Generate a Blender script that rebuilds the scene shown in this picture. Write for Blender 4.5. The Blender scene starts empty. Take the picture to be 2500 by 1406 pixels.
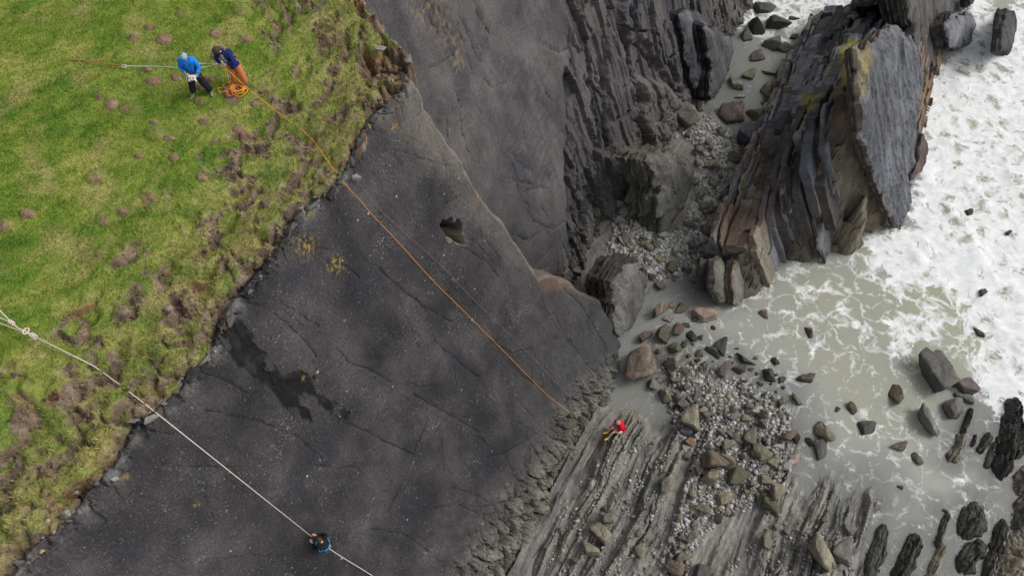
import bpy, bmesh, math, random
import numpy as np
from mathutils import Vector, Matrix, Euler, geometry

random.seed(7)
rng = np.random.default_rng(11)
SC = bpy.context.scene
COL = SC.collection
R = math.radians

# ------------------------------------------------------------------ camera
F_PX, PITCH = 1945.0, 60.0           # focal length in photo pixels, degrees below the horizon
CAMZ = 35.0
cam = bpy.data.cameras.new('camera')
cam.sensor_width = 36.0
cam.lens = F_PX / 2500.0 * 36.0
cam.clip_start, cam.clip_end = 0.5, 3000.0
cam_o = bpy.data.objects.new('camera', cam)
COL.objects.link(cam_o)
cam_o.location = (0, 0, CAMZ)
cam_o.rotation_euler = (R(90 - PITCH), 0, 0)
SC.camera = cam_o

# ------------------------------------------------------------------ overcast daylight
SUN_EL, SUN_AZ = 48.0, 80.0          # azimuth from +Y towards +X
world = bpy.data.worlds.new('World')
SC.world = world
world.use_nodes = True
wn = world.node_tree
wn.nodes.clear()
sky = wn.nodes.new('ShaderNodeTexSky')
sky.sky_type = 'NISHITA'
sky.sun_disc = False
sky.sun_elevation = R(SUN_EL)
sky.sun_rotation = R(SUN_AZ)
sky.air_density, sky.dust_density, sky.ozone_density = 1.0, 4.0, 1.0
hs = wn.nodes.new('ShaderNodeHueSaturation')          # overcast: the blue is veiled
hs.inputs['Saturation'].default_value = 0.22
bg = wn.nodes.new('ShaderNodeBackground')
bg.inputs['Strength'].default_value = 0.15
wo = wn.nodes.new('ShaderNodeOutputWorld')
wn.links.new(sky.outputs[0], hs.inputs['Color'])
wn.links.new(hs.outputs[0], bg.inputs['Color'])
wn.links.new(bg.outputs[0], wo.inputs['Surface'])
sun = bpy.data.lights.new('sun', 'SUN')
sun.energy, sun.angle, sun.color = 1.1, R(18), (1.0, 0.97, 0.935)
sun_o = bpy.data.objects.new('sun', sun)
COL.objects.link(sun_o)
_sd = Vector((math.sin(R(SUN_AZ)) * math.cos(R(SUN_EL)), math.cos(R(SUN_AZ)) * math.cos(R(SUN_EL)), math.sin(R(SUN_EL))))
sun_o.rotation_euler = (-_sd).to_track_quat('-Z', 'Y').to_euler()
sun_o.location = _sd * 80
vs = SC.view_settings
vs.view_transform, vs.look, vs.gamma = 'Standard', 'None', 1.0
vs.exposure = 0.0
vs.use_curve_mapping = False
SC.cycles.max_bounces = 6
SC.cycles.transparent_max_bounces = 8
SC.cycles.use_denoising = True

# ------------------------------------------------------------------ geometry of the place
SP, CP = math.sin(R(PITCH)), math.cos(R(PITCH))
S_DIR = np.array([0.487, 0.873, 0.0]); S_DIR /= np.linalg.norm(S_DIR)   # strike of the beds
N_H = np.array([S_DIR[1], -S_DIR[0], 0.0])                              # seaward, level
K_DIP = 0.388                                                          # cot of the dip
DIP = math.atan(1 / K_DIP)
D_DIR = N_H * math.cos(DIP) + np.array([0, 0, -math.sin(DIP)])          # down the slab
N_SLAB = N_H * math.sin(DIP) + np.array([0, 0, math.cos(DIP)])          # out of the slab
C1, C2 = -10.5, -14.0                                                   # main slab, back slab

def ray(px, py):
    px, py = np.asarray(px, float), np.asarray(py, float)
    dx, du = px - 1250.0, 703.0 - py
    return np.stack([dx, F_PX * CP + du * SP, -F_PX * SP + du * CP], -1)

def at_z(px, py, z):
    r = ray(px, py)
    s = (CAMZ - np.asarray(z, float)) / -r[..., 2]
    p = r * s[..., None]; p[..., 2] += CAMZ
    return p

def at_c(px, py, c):
    r = ray(px, py)
    nr = r @ N_H
    s = (c + (17.5 - CAMZ) * K_DIP) / (nr + r[..., 2] * K_DIP)
    p = r * s[..., None]; p[..., 2] += CAMZ
    return p

def at_plane(px, py, p0, nrm):
    r = ray(px, py)
    s = ((np.asarray(p0) - np.array([0, 0, CAMZ])) @ nrm) / (r @ nrm)
    p = r * s[..., None]; p[..., 2] += CAMZ
    return p

def to_px(p):
    p = np.asarray(p, float) - np.array([0, 0, CAMZ])
    dep = p[..., 1] * CP - p[..., 2] * SP
    up = p[..., 1] * SP + p[..., 2] * CP
    dep = np.maximum(dep, 0.01)
    return 1250 + p[..., 0] / dep * F_PX, 703 - up / dep * F_PX

def turf_base(x, y):
    d = -10.5 - (x * N_H[0] + y * N_H[1])
    return 17.5 + np.where(d > 0, 1.7 * (1 - np.exp(-np.maximum(d, 0) / 4.0)) + 0.03 * d, 0.44 * d)

def at_turf(px, py, dz=0.0):
    r = ray(px, py)
    lo, hi = np.zeros(r.shape[:-1]), np.full(r.shape[:-1], 0.03)
    for _ in range(40):
        m = (lo + hi) / 2
        p = r * m[..., None]
        above = CAMZ + p[..., 2] > turf_base(p[..., 0], p[..., 1]) + dz
        lo = np.where(above, m, lo); hi = np.where(above, hi, m)
    p = r * hi[..., None]; p[..., 2] += CAMZ
    return p

# ------------------------------------------------------------------ noise
def _h(ix, iy, seed):
    n = (ix.astype(np.int64) * 374761393 + iy.astype(np.int64) * 668265263 + seed * 1442695041) & 0xffffffff
    n = ((n ^ (n >> 13)) * 1274126177) & 0xffffffff
    n = n ^ (n >> 16)
    n = (n * 2246822519) & 0xffffffff
    return ((n ^ (n >> 15)) & 0xffffff) / float(0xffffff)

def gn(x, y, seed=0):
    ix, iy = np.floor(x), np.floor(y)
    fx, fy = x - ix, y - iy
    u, v = fx * fx * fx * (fx * (fx * 6 - 15) + 10), fy * fy * fy * (fy * (fy * 6 - 15) + 10)
    def g(a, b):
        t = _h(ix + a, iy + b, seed) * 2 * np.pi
        return np.cos(t) * (fx - a) + np.sin(t) * (fy - b)
    a, b, c, d = g(0, 0), g(1, 0), g(0, 1), g(1, 1)
    return 1.5 * (a + u * (b - a) + v * (c - a) + u * v * (a - b - c + d))

def fbm(x, y, o=4, seed=0, gain=0.5):
    t, amp, s = 0, 1.0, 0
    for i in range(o):
        t = t + amp * gn(x * 2 ** i + i * 17.3, y * 2 ** i - i * 9.1, seed + i)
        s += amp; amp *= gain
    return t / s

def ridged(x, y, o=4, seed=0):
    t, amp, s = 0, 1.0, 0
    for i in range(o):
        t = t + amp * (1 - np.abs(gn(x * 2 ** i + i * 3.3, y * 2 ** i + i * 5.1, seed + i)) * 1.6)
        s += amp; amp *= 0.5
    return t / s

def worley(x, y, seed=0, jit=0.9):
    ix, iy = np.floor(x), np.floor(y)
    f1 = np.full(x.shape, 9.0); f2 = np.full(x.shape, 9.0); cid = np.zeros(x.shape)
    for a in (-1, 0, 1):
        for b in (-1, 0, 1):
            cx, cy = ix + a, iy + b
            d = np.hypot(cx + 0.5 + (_h(cx, cy, seed) - 0.5) * jit - x, cy + 0.5 + (_h(cx, cy, seed + 91) - 0.5) * jit - y)
            c = _h(cx, cy, seed + 7)
            n = d < f1
            f2 = np.where(n, f1, np.minimum(f2, d)); cid = np.where(n, c, cid); f1 = np.where(n, d, f1)
    return f1, f2, cid

def vn3(p, seed=0):
    i = np.floor(p); f = p - i; f = f * f * (3 - 2 * f)
    def h(a, b, c):
        return _h(i[:, 0] + a + (i[:, 2] + c) * 57, i[:, 1] + b + (i[:, 2] + c) * 113, seed)
    x00 = h(0, 0, 0) * (1 - f[:, 0]) + h(1, 0, 0) * f[:, 0]; x10 = h(0, 1, 0) * (1 - f[:, 0]) + h(1, 1, 0) * f[:, 0]
    x01 = h(0, 0, 1) * (1 - f[:, 0]) + h(1, 0, 1) * f[:, 0]; x11 = h(0, 1, 1) * (1 - f[:, 0]) + h(1, 1, 1) * f[:, 0]
    return ((x00 * (1 - f[:, 1]) + x10 * f[:, 1]) * (1 - f[:, 2]) + (x01 * (1 - f[:, 1]) + x11 * f[:, 1]) * f[:, 2]) * 2 - 1

def fb3(p, o=3, seed=0):
    t, a, s = 0, 1.0, 0
    for k in range(o):
        t = t + a * vn3(p * 2 ** k + k * 11.7, seed + k); s += a; a *= 0.5
    return t / s

def sst(a, b, x):
    t = np.clip((x - a) / (b - a), 0, 1)
    return t * t * (3 - 2 * t)

def mix(a, b, t):
    t = np.asarray(t)
    a, b = np.asarray(a, float), np.asarray(b, float)
    return a + (b - a) * t[..., None]

def inpoly(px, py, poly):
    c = np.zeros(px.shape, bool)
    n = len(poly)
    for i in range(n):
        x1, y1 = poly[i]; x2, y2 = poly[(i + 1) % n]
        if y1 == y2: continue
        t = ((y1 > py) != (y2 > py)) & (px < (x2 - x1) * (py - y1) / (y2 - y1) + x1)
        c ^= t
    return c

def dist_poly(px, py, pts, closed=False, extra=None):
    """distance to a polyline; with extra (values at its points) also the value at the nearest point"""
    best = np.full(px.shape, 1e9); val = np.zeros(px.shape)
    n = len(pts)
    for i in range(n if closed else n - 1):
        x1, y1 = pts[i][:2]; x2, y2 = pts[(i + 1) % n][:2]
        dx, dy = x2 - x1, y2 - y1
        t = np.clip(((px - x1) * dx + (py - y1) * dy) / max(dx * dx + dy * dy, 1e-9), 0, 1)
        d = np.hypot(px - x1 - t * dx, py - y1 - t * dy)
        if extra is not None:
            v = extra[i] * (1 - t) + extra[(i + 1) % n] * t
            val = np.where(d < best, v, val)
        best = np.minimum(best, d)
    return (best, val) if extra is not None else best

def sdist(px, py, poly):
    d = dist_poly(px, py, poly, True)
    return np.where(inpoly(px, py, poly), d, -d)      # positive inside

# ------------------------------------------------------------------ mesh helpers
def mesh_np(name, verts, faces, col=None, smooth=True, extra=None):
    verts = np.asarray(verts, np.float32); faces = np.asarray(faces, np.int32)
    me = bpy.data.meshes.new(name)
    k = faces.shape[1]
    me.vertices.add(len(verts)); me.vertices.foreach_set('co', verts.ravel())
    me.loops.add(faces.size); me.loops.foreach_set('vertex_index', faces.ravel())
    me.polygons.add(len(faces))
    me.polygons.foreach_set('loop_start', np.arange(0, faces.size, k, dtype=np.int32))
    me.polygons.foreach_set('loop_total', np.full(len(faces), k, np.int32))
    me.polygons.foreach_set('use_smooth', np.full(len(faces), smooth, bool))
    me.update(calc_edges=True); me.validate()
    if col is not None:
        a = me.attributes.new('col', 'FLOAT_COLOR', 'POINT')
        c = np.ones((len(verts), 4), np.float32); c[:, :3] = col
        a.data.foreach_set('color', c.ravel())
    for kx, v in (extra or {}).items():
        v = np.asarray(v, np.float32)
        if v.ndim == 2:
            a = me.attributes.new(kx, 'FLOAT_VECTOR', 'POINT'); a.data.foreach_set('vector', v.ravel())
        else:
            a = me.attributes.new(kx, 'FLOAT', 'POINT'); a.data.foreach_set('value', v.ravel())
    return me

def link(name, me, mat=None, parent=None, label=None, cat=None, group=None, kind=None):
    o = bpy.data.objects.new(name, me)
    COL.objects.link(o)
    if mat is not None and me is not None and hasattr(me, 'materials') and len(me.materials) == 0:
        me.materials.append(mat)
    if parent: o.parent = parent
    if label: o['label'] = label
    if cat: o['category'] = cat
    if group: o['group'] = group
    if kind: o['kind'] = kind
    return o

def grid_faces(nr, nc, keep=None):
    i = np.arange(nr * nc).reshape(nr, nc)
    f = np.stack([i[:-1, :-1], i[:-1, 1:], i[1:, 1:], i[1:, :-1]], -1).reshape(-1, 4)
    if keep is not None:
        k = keep[:-1, :-1] | keep[:-1, 1:] | keep[1:, 1:] | keep[1:, :-1]
        f = f[k.ravel()]
    return f

def compact(v, f, *arrs):
    used = np.zeros(len(v), bool); used[f.ravel()] = True
    m = np.cumsum(used) - 1
    return (v[used], m[f]) + tuple(a[used] for a in arrs)

def axis(lo, hi, step, far_lo, far_hi):
    fine = np.arange(lo, hi + 1e-6, step)
    def outw(start, end, sg):
        o, s, p = [], step, start
        while (end - p) * sg > 0:
            s *= 1.35; p = p + sg * s; o.append(p)
        return o
    return np.array(outw(lo, far_lo, -1)[::-1] + list(fine) + outw(hi, far_hi, 1))

# ------------------------------------------------------------------ materials
class NT:
    def __init__(s, name):
        s.m = bpy.data.materials.new(name); s.m.use_nodes = True
        s.t = s.m.node_tree; s.t.nodes.clear()
        s.out = s.n('ShaderNodeOutputMaterial'); s.b = s.n('ShaderNodeBsdfPrincipled')
        s.l(s.b.outputs[0], s.out.inputs['Surface'])
    def n(s, ty, **kw):
        d = s.t.nodes.new(ty)
        for k, v in kw.items(): setattr(d, k, v)
        return d
    def l(s, a, b): s.t.links.new(a, b)
    def pos(s):
        return s.n('ShaderNodeNewGeometry').outputs['Position']
    def obj(s):
        return s.n('ShaderNodeTexCoord').outputs['Object']
    def attr(s, name, out='Color'):
        return s.n('ShaderNodeAttribute', attribute_name=name).outputs[out]
    def scale(s, v, sc):
        d = s.n('ShaderNodeMapping'); d.inputs['Scale'].default_value = sc; s.l(v, d.inputs['Vector']); return d.outputs[0]
    def noise(s, v, sc, det=4, rough=0.6, dist=0.0, out='Fac'):
        d = s.n('ShaderNodeTexNoise'); d.inputs['Scale'].default_value = sc; d.inputs['Detail'].default_value = det
        d.inputs['Roughness'].default_value = rough; d.inputs['Distortion'].default_value = dist
        s.l(v, d.inputs['Vector']); return d.outputs[out]
    def vor(s, v, sc, feat='F1', out='Distance', rnd=1.0):
        d = s.n('ShaderNodeTexVoronoi', feature=feat); d.inputs['Scale'].default_value = sc
        d.inputs['Randomness'].default_value = rnd
        s.l(v, d.inputs['Vector']); return d.outputs[out]
    def ramp(s, v, lo, hi, a=0.0, b=1.0):
        d = s.n('ShaderNodeMapRange'); d.inputs['From Min'].default_value = lo; d.inputs['From Max'].default_value = hi
        d.inputs['To Min'].default_value = a; d.inputs['To Max'].default_value = b; s.l(v, d.inputs['Value']); return d.outputs[0]
    def math(s, op, a, b=None):
        d = s.n('ShaderNodeMath', operation=op)
        for i, v in enumerate((a, b)):
            if v is None: continue
            if isinstance(v, (int, float)): d.inputs[i].default_value = v
            else: s.l(v, d.inputs[i])
        return d.outputs[0]
    def mixc(s, f, a, b, mode='MIX'):
        d = s.n('ShaderNodeMix', data_type='RGBA', blend_type=mode)
        for k, v in ((0, f), (6, a), (7, b)):
            if isinstance(v, (int, float)): d.inputs[k].default_value = v
            elif isinstance(v, tuple): d.inputs[k].default_value = v + (1,) if len(v) == 3 else v
            else: s.l(v, d.inputs[k])
        return d.outputs[2]
    def bump(s, h, strength=0.5, dist=0.05):
        d = s.n('ShaderNodeBump'); d.inputs['Strength'].default_value = strength; d.inputs['Distance'].default_value = dist
        s.l(h, d.inputs['Height']); s.l(d.outputs[0], s.b.inputs['Normal'])
    def set(s, **kw):
        for k, v in kw.items():
            k = k.replace('_', ' ')
            if isinstance(v, (int, float)): s.b.inputs[k].default_value = v
            elif isinstance(v, tuple): s.b.inputs[k].default_value = v + (1,)
            else: s.l(v, s.b.inputs[k])
        return s.m

def rock_mat(name, coord='suv', speck=1.0, sc=1.0, stretch=(1, 1, 1), bump=0.6, rough=0.8):
    t = NT(name)
    v = t.attr(coord, 'Vector') if coord == 'suv' else t.obj()
    v2 = t.scale(v, stretch)
    base = t.attr('col')
    f1 = t.noise(v2, 1.3 * sc, 5, 0.65)
    f2 = t.noise(v2, 14 * sc, 4, 0.75)
    f3 = t.noise(v, 55 * sc, 2, 0.6)
    k = t.math('MULTIPLY', t.ramp(f1, 0.3, 0.7, 0.70, 1.30), t.ramp(f2, 0.28, 0.72, 0.52, 1.5))
    k = t.math('MULTIPLY', k, t.ramp(f3, 0.3, 0.7, 0.72, 1.28))
    vm = t.n('ShaderNodeVectorMath', operation='SCALE'); t.l(base, vm.inputs[0]); t.l(k, vm.inputs['Scale'])
    c = vm.outputs[0]
    if speck:
        # crustose lichen: pale specks gathered in patches
        pt = t.noise(v, 0.9 * sc, 4, 0.6)
        sp = t.math('MAXIMUM', t.noise(v, 10 * sc, 3, 0.7), t.noise(v, 24 * sc, 2, 0.7))
        m = t.math('ADD', sp, t.math('MULTIPLY', t.attr('speck', 'Fac'), t.ramp(pt, 0.35, 0.75, 0.02, 0.13)))
        m = t.ramp(m, 0.68, 0.76, 0.0, 0.8 * speck)
        c = t.mixc(m, c, (0.30, 0.29, 0.27))
        dv = t.n('ShaderNodeTexVoronoi'); dv.inputs['Scale'].default_value = 2.6 * sc; t.l(v, dv.inputs['Vector'])
        sep = t.n('ShaderNodeSeparateColor'); t.l(dv.outputs['Color'], sep.inputs[0])
        dot = t.math('LESS_THAN', t.math('ADD', dv.outputs['Distance'], t.ramp(f3, 0.3, 0.7, -0.03, 0.03)), t.math('MULTIPLY', t.ramp(sep.outputs[0], 0.55, 1.0, 0.0, 0.13), t.attr('speck', 'Fac')))
        c = t.mixc(t.math('MULTIPLY', dot, 0.8 * speck), c, (0.40, 0.39, 0.36))
        stv = t.noise(t.scale(v, (1.6, 0.16, 1.0)), 2.2, 4, 0.65)
        c = t.mixc(t.ramp(stv, 0.52, 0.72, 0.0, 0.4), c, t.mixc(1.0, c, (0.55, 0.55, 0.58), 'MULTIPLY'))
        hue = t.noise(v, 3.1, 3, 0.6)
        c = t.mixc(t.ramp(hue, 0.55, 0.75, 0, 0.2), c, t.mixc(1.0, c, (1.25, 0.98, 0.80), 'MULTIPLY'))
    # hairline joints, broken up by noise
    wv = t.n('ShaderNodeVectorMath', operation='MULTIPLY_ADD')
    wn_ = t.n('ShaderNodeTexNoise'); wn_.inputs['Scale'].default_value = 1.5; wn_.inputs['Detail'].default_value = 4; t.l(v, wn_.inputs['Vector'])
    t.l(wn_.outputs['Color'], wv.inputs[0]); wv.inputs[1].default_value = (0.55, 0.55, 0); t.l(v2, wv.inputs[2])
    je = t.vor(wv.outputs[0], 0.62 * sc, 'DISTANCE_TO_EDGE')
    jm = t.math('MULTIPLY', t.ramp(je, 0.0, 0.008, 1.0, 0.0), t.ramp(t.noise(v, 0.8, 3, 0.6), 0.52, 0.62, 0.0, 0.6))
    ck = t.ramp(t.math('ADD', t.attr('crk', 'Fac'), t.ramp(f3, 0.3, 0.7, -0.05, 0.05)), 0.845, 0.93)
    jm = t.math('MAXIMUM', jm, ck)
    c = t.mixc(t.math('MULTIPLY', jm, 0.8), c, (0.010, 0.010, 0.010))
    hh = t.math('ADD', t.math('MULTIPLY', f2, 0.7), t.math('MULTIPLY', f3, 0.3))
    t.bump(t.math('SUBTRACT', hh, t.math('MULTIPLY', jm, 0.8)), bump, 0.06)
    return t.set(Base_Color=c, Roughness=rough, Specular_IOR_Level=0.3)

def plain(name, rgb, rough=0.8, spec=0.3, var=0.25, sc=30.0, metal=0.0, bump=0.15):
    t = NT(name)
    n = t.noise(t.obj(), sc, 3, 0.6)
    c = t.mixc(t.ramp(n, 0.3, 0.7), tuple(x * (1 - var) for x in rgb), tuple(min(1, x * (1 + var)) for x in rgb))
    t.bump(n, bump, 0.01)
    return t.set(Base_Color=c, Roughness=rough, Specular_IOR_Level=spec, Metallic=metal)
# ================================================================== THE SETTING
# ------------------------------------------------------------------ headland turf
E1_PX = [(20, 1440), (50, 1402), (75, 1370), (112, 1330), (150, 1292), (195, 1255), (218, 1212), (265, 1165), (320, 1080),
         (350, 1040), (400, 1000), (440, 962), (480, 905), (520, 862), (542, 812), (560, 765), (603, 715), (640, 668),
         (698, 602), (716, 552), (760, 512), (800, 485), (830, 455), (868, 402), (884, 350), (905, 300), (960, 258),
         (985, 235), (1000, 195)]
E2_PX = [(1008, 150), (988, 112), (952, 92), (936, 60), (906, 25), (884, -12)]
E1 = at_c([p[0] for p in E1_PX], [p[1] for p in E1_PX], C1)
E2 = at_turf([p[0] for p in E2_PX], [p[1] for p in E2_PX])
E2[-1] = at_c(876.0, -24.0, C2)
far_s = E1[0] - S_DIR * 260; far_s[2] = E1[0][2]
north = E2[-1].copy()
far_n = north + S_DIR * 300
EDGE = np.vstack([far_s[None], E1, E2, far_n[None]])
TURF_POLY = [tuple(p[:2]) for p in EDGE] + [tuple((far_n - N_H * 400)[:2]), tuple((far_s - N_H * 400)[:2])]

def turf_fields(x, y):
    sd0, ze = dist_poly(x, y, [tuple(p[:2]) for p in EDGE], False, EDGE[:, 2])
    ins = inpoly(x, y, TURF_POLY)
    sd0 = np.where(ins, sd0, -sd0)
    rag = 0.16 * fbm(x * 1.3, y * 1.3, 3, 5) + 0.10 * fbm(x * 4.2, y * 4.2, 2, 9)
    sd = sd0 + np.where(sd0 > -0.6, rag, 0)
    n = x * N_H[0] + y * N_H[1]; u = x * S_DIR[0] + y * S_DIR[1]
    base = turf_base(x, y)
    sp = np.maximum(sd0, 0)
    z = base + (ze + 0.02 - base) * np.exp(-sp / 1.3)
    # gentle swell of the pasture
    z = z + 0.10 * fbm(x * 0.35, y * 0.35, 3, 21) + 0.030 * fbm(x * 1.4, y * 1.4, 3, 22) + 0.012 * fbm(x * 6, y * 6, 2, 23)
    wz = np.exp(-(sp / 1.9) ** 2) * (0.65 + 0.7 * fbm(u * 0.3, n * 0.3, 2, 31))
    wz = np.clip(wz, 0, 1)
    # terracettes: little soil risers running along the brink
    q = sp / 0.62 + 1.5 * fbm(x * 0.75, y * 0.75, 3, 41) + 0.35 * fbm(x * 3.1, y * 3.1, 2, 42)
    saw = q - np.floor(q)
    gate = sst(-0.06, 0.16, fbm(u * 0.8, n * 1.1, 3, 51)) * sst(4.3, 2.2, sp) * sst(0.0, 0.15, sp)
    rise = sst(0.66, 0.97, saw)
    z = z + 0.40 * gate * (rise - saw)
    earth = gate * sst(0.56, 0.68, saw + 0.12 * fbm(x * 7, y * 7, 2, 43)) * sst(1.03, 0.93, saw) * 1.2
    # cushions of turf with eroded gaps between them
    wx, wy = x + 0.14 * fbm(x * 2.2, y * 2.2, 2, 61), y + 0.14 * fbm(x * 2.2, y * 2.2, 2, 62)
    f1, f2, cid = worley(wx / 0.55, wy / 0.55, 3)
    cz = wz * sst(1.9, 0.7, sp)
    z = z + cz * (0.44 * np.sqrt(np.clip(1 - (f1 / 0.75) ** 2, 0, 1)) - 0.20)
    f1b, f2b, cb = worley(wx / 0.24 + 9, wy / 0.24, 4)
    z = z + cz * 0.12 * np.sqrt(np.clip(1 - (f1b / 0.8) ** 2, 0, 1)) + cz * 0.06 * fbm(x * 6, y * 6, 3, 64)
    gap = sst(0.16, 0.05, f2 - f1) * sst(-0.05, 0.15, fbm(x * 0.9 + 4, y * 0.9, 2, 71)) * sst(0.25, 0.5, cz)
    z = z - 0.16 * gap
    earth = np.maximum(earth, gap * 1.1)
    # bare scrapes further in
    scr = sst(0.17, 0.32, fbm(x * 1.25, y * 1.25, 4, 81)) * sst(4.4, 2.0, sp) * 0.9
    z = z - 0.05 * scr
    earth = np.maximum(earth, scr)
    # the slumped hollows on the point and at the upper brink
    px, py = to_px(np.stack([x, y, z], -1))
    for poly, dep in (([(862, 135), (900, 118), (945, 108), (985, 125), (1000, 160), (960, 180), (930, 190), (905, 195), (880, 190)], 0.45),
                      ([(915, 225), (960, 205), (975, 230), (930, 260), (900, 290), (880, 275), (900, 245)], 0.3),
                      ([(862, -10), (885, -10), (885, 25), (868, 28)], 0.35),
                      ([(868, 70), (882, 45), (885, 85), (872, 100)], 0.2),
                      ([(780, 285), (815, 270), (825, 290), (795, 305)], 0.2),
                      ([(670, 250), (690, 245), (720, 275), (700, 285)], 0.12),
                      ([(205, 920), (245, 905), (300, 915), (290, 945), (225, 945)], 0.18),
                      ([(150, 1010), (215, 985), (235, 1020), (195, 1040)], 0.25),
                      ([(120, 1060), (150, 1065), (160, 1085), (135, 1090)], 0.2),
                      ([(0, 1190), (25, 1195), (35, 1240), (0, 1260)], 0.2)):
        s = sdist(px, py, poly) + 9 * fbm(x * 3, y * 3, 2, 87)
        m = sst(-4, 10, s)
        z = z - dep * m * (0.8 + 0.5 * fbm(x * 4, y * 4, 3, 88))
        earth = np.maximum(earth, m * sst(-0.5, 0.1, fbm(x * 2.5, y * 2.5, 2, 89) + 0.25))
    # soil ditch where the turf mat has torn from the rock
    dg = np.exp(-((sd - 0.30 - 0.12 * fbm(u * 1.4, n * 1.4, 2, 96)) / 0.13) ** 2) * sst(-0.22, 0.12, fbm(u * 0.7, n * 0.7, 3, 97))
    z = z - 0.30 * dg
    earth = np.maximum(earth, sst(0.25, 0.6, dg))
    earth = np.clip(earth + 0.55 * earth * fbm(x * 6.5, y * 6.5, 3, 98, 0.65), 0, 1)
    z = z + earth * (0.035 * fbm(x * 7, y * 7, 3, 99, 0.7) + 0.02 * fbm(x * 15, y * 15, 2, 94))
    # bank at the brink, then a skirt that sinks behind the rock
    z = z - 0.24 * sst(0.34, 0.05, sd) - np.where(sd < 0.02, np.minimum((0.02 - sd) * 25.0, 3.0), 0)
    earth = np.maximum(earth, sst(0.50, 0.18, sd + 0.16 * fbm(x * 5, y * 5, 2, 93)) * sst(-0.34, 0.02, fbm(u * 1.3, n * 1.3, 3, 95)))
    earth = np.clip(np.where(sd < 0.03, 1.0, earth), 0, 1)
    return z, earth, sp, sd, u, n, wz

def grass_colour(x, y, sp):
    gd, gm, gy, gdry = np.array([0.085, 0.170, 0.020]), np.array([0.175, 0.240, 0.036]), np.array([0.300, 0.312, 0.082]), np.array([0.335, 0.290, 0.120])
    xr, yr = x * 0.80 + y * 0.6, -x * 0.6 + y * 0.8
    a = fbm(xr * 0.45, yr * 0.75, 4, 101, 0.6); b = fbm(xr * 1.2 + 5, yr * 2.2, 4, 111, 0.65); c = fbm(x * 0.8 - 3, y * 0.8, 3, 121)
    k = np.clip(0.48 + 0.8 * a + 0.8 * b, 0, 1)
    col = np.where((k < 0.5)[..., None], mix(gd, gm, np.clip(k * 2, 0, 1)), mix(gm, gy, np.clip(k * 2 - 1, 0, 1)))
    dry = np.clip(sst(0.05, 0.5, c + 0.25 * b) * 0.55 + sst(3.6, 0.8, sp) * (0.46 + 0.6 * b), 0, 0.9)
    col = mix(col, gdry, dry)
    return col * (1 - 0.28 * sst(3.4, 1.0, sp) * sst(-0.1, 0.35, fbm(x * 1.8, y * 1.8, 3, 122)))[..., None]

def earth_colour(x, y):
    k = np.clip(0.5 + 0.9 * fbm(x * 3, y * 3, 4, 131, 0.65), 0, 1)
    c = mix([0.050, 0.032, 0.021], [0.285, 0.215, 0.155], k)
    c = c * (0.8 + 0.5 * np.clip(0.5 + fbm(x * 11, y * 11, 2, 132), 0, 1))[..., None]
    r = sst(0.15, 0.5, fbm(x * 0.7, y * 0.7, 2, 141))
    return c * mix([1, 1, 1], [1.1, 0.85, 0.68], r)

ax = axis(-17.5, -0.5, 0.05, -260, 8)
ay = axis(1.5, 23.5, 0.05, -240, 300)
GX, GY = np.meshgrid(ax, ay)
gz, earth, gsp, gsd, gu, gnn, gwz = turf_fields(GX, GY)
gcol = mix(grass_colour(GX, GY, gsp), earth_colour(GX, GY), earth)
gV = np.stack([GX, GY, gz], -1).reshape(-1, 3)
gf = grid_faces(len(ay), len(ax), gsd > -0.08)
v_, f_, c_, e_ = compact(gV, gf, gcol.reshape(-1, 3), earth.ravel())
t = NT('turf')
po = t.pos()
n1, n2, n3 = t.noise(po, 9, 5, 0.7), t.noise(po, 34, 3, 0.7), t.noise(po, 110, 2, 0.6)
kk = t.math('MULTIPLY', t.ramp(n1, 0.3, 0.7, 0.72, 1.28), t.ramp(n2, 0.3, 0.7, 0.62, 1.38))
kk = t.math('MULTIPLY', kk, t.ramp(n3, 0.3, 0.7, 0.75, 1.25))
vm = t.n('ShaderNodeVectorMath', operation='SCALE'); t.l(t.attr('col'), vm.inputs[0]); t.l(kk, vm.inputs['Scale'])
t.bump(t.math('ADD', n1, t.math('MULTIPLY', n2, 0.6)), 0.7, 0.06)
M_TURF = t.set(Base_Color=vm.outputs[0], Roughness=0.95, Specular_IOR_Level=0.1)
link('headland_turf', mesh_np('headland_turf', v_, f_, c_, True), M_TURF, kind='structure')

def turf_z(x, y):
    """height of the built turf by bilinear lookup in its grid"""
    x, y = np.asarray(x, float), np.asarray(y, float)
    i = np.clip(np.searchsorted(ax, x) - 1, 0, len(ax) - 2); j = np.clip(np.searchsorted(ay, y) - 1, 0, len(ay) - 2)
    fx, fy = (x - ax[i]) / (ax[i + 1] - ax[i]), (y - ay[j]) / (ay[j + 1] - ay[j])
    def b(a): return a[j, i] * (1 - fx) * (1 - fy) + a[j, i + 1] * fx * (1 - fy) + a[j + 1, i] * (1 - fx) * fy + a[j + 1, i + 1] * fx * fy
    return b(gz), b(earth), b(gsd)

def on_turf(px, py):
    """point of the built turf seen at a photo pixel"""
    p = at_turf(float(px), float(py))
    for _ in range(6):
        z = float(turf_z(p[0], p[1])[0]); p = at_z(float(px), float(py), z)
    return p

# ------------------------------------------------------------------ rock sheets
ZT = 18.6
def slab_org(c): return N_H * (c + (17.5 - ZT) * K_DIP) + np.array([0, 0, ZT])
def to_uv(p): p = np.asarray(p); return p @ S_DIR, (ZT - p[..., 2]) / math.sin(DIP)
def px_uv(pts, c):
    a = np.array(pts, float); u, v = to_uv(at_c(a[:, 0], a[:, 1], c)); return np.stack([u, v], -1)

M_SLAB = rock_mat('slab_rock', 'suv', 1.0, 1.0, (1.0, 0.55, 1.0))

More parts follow.
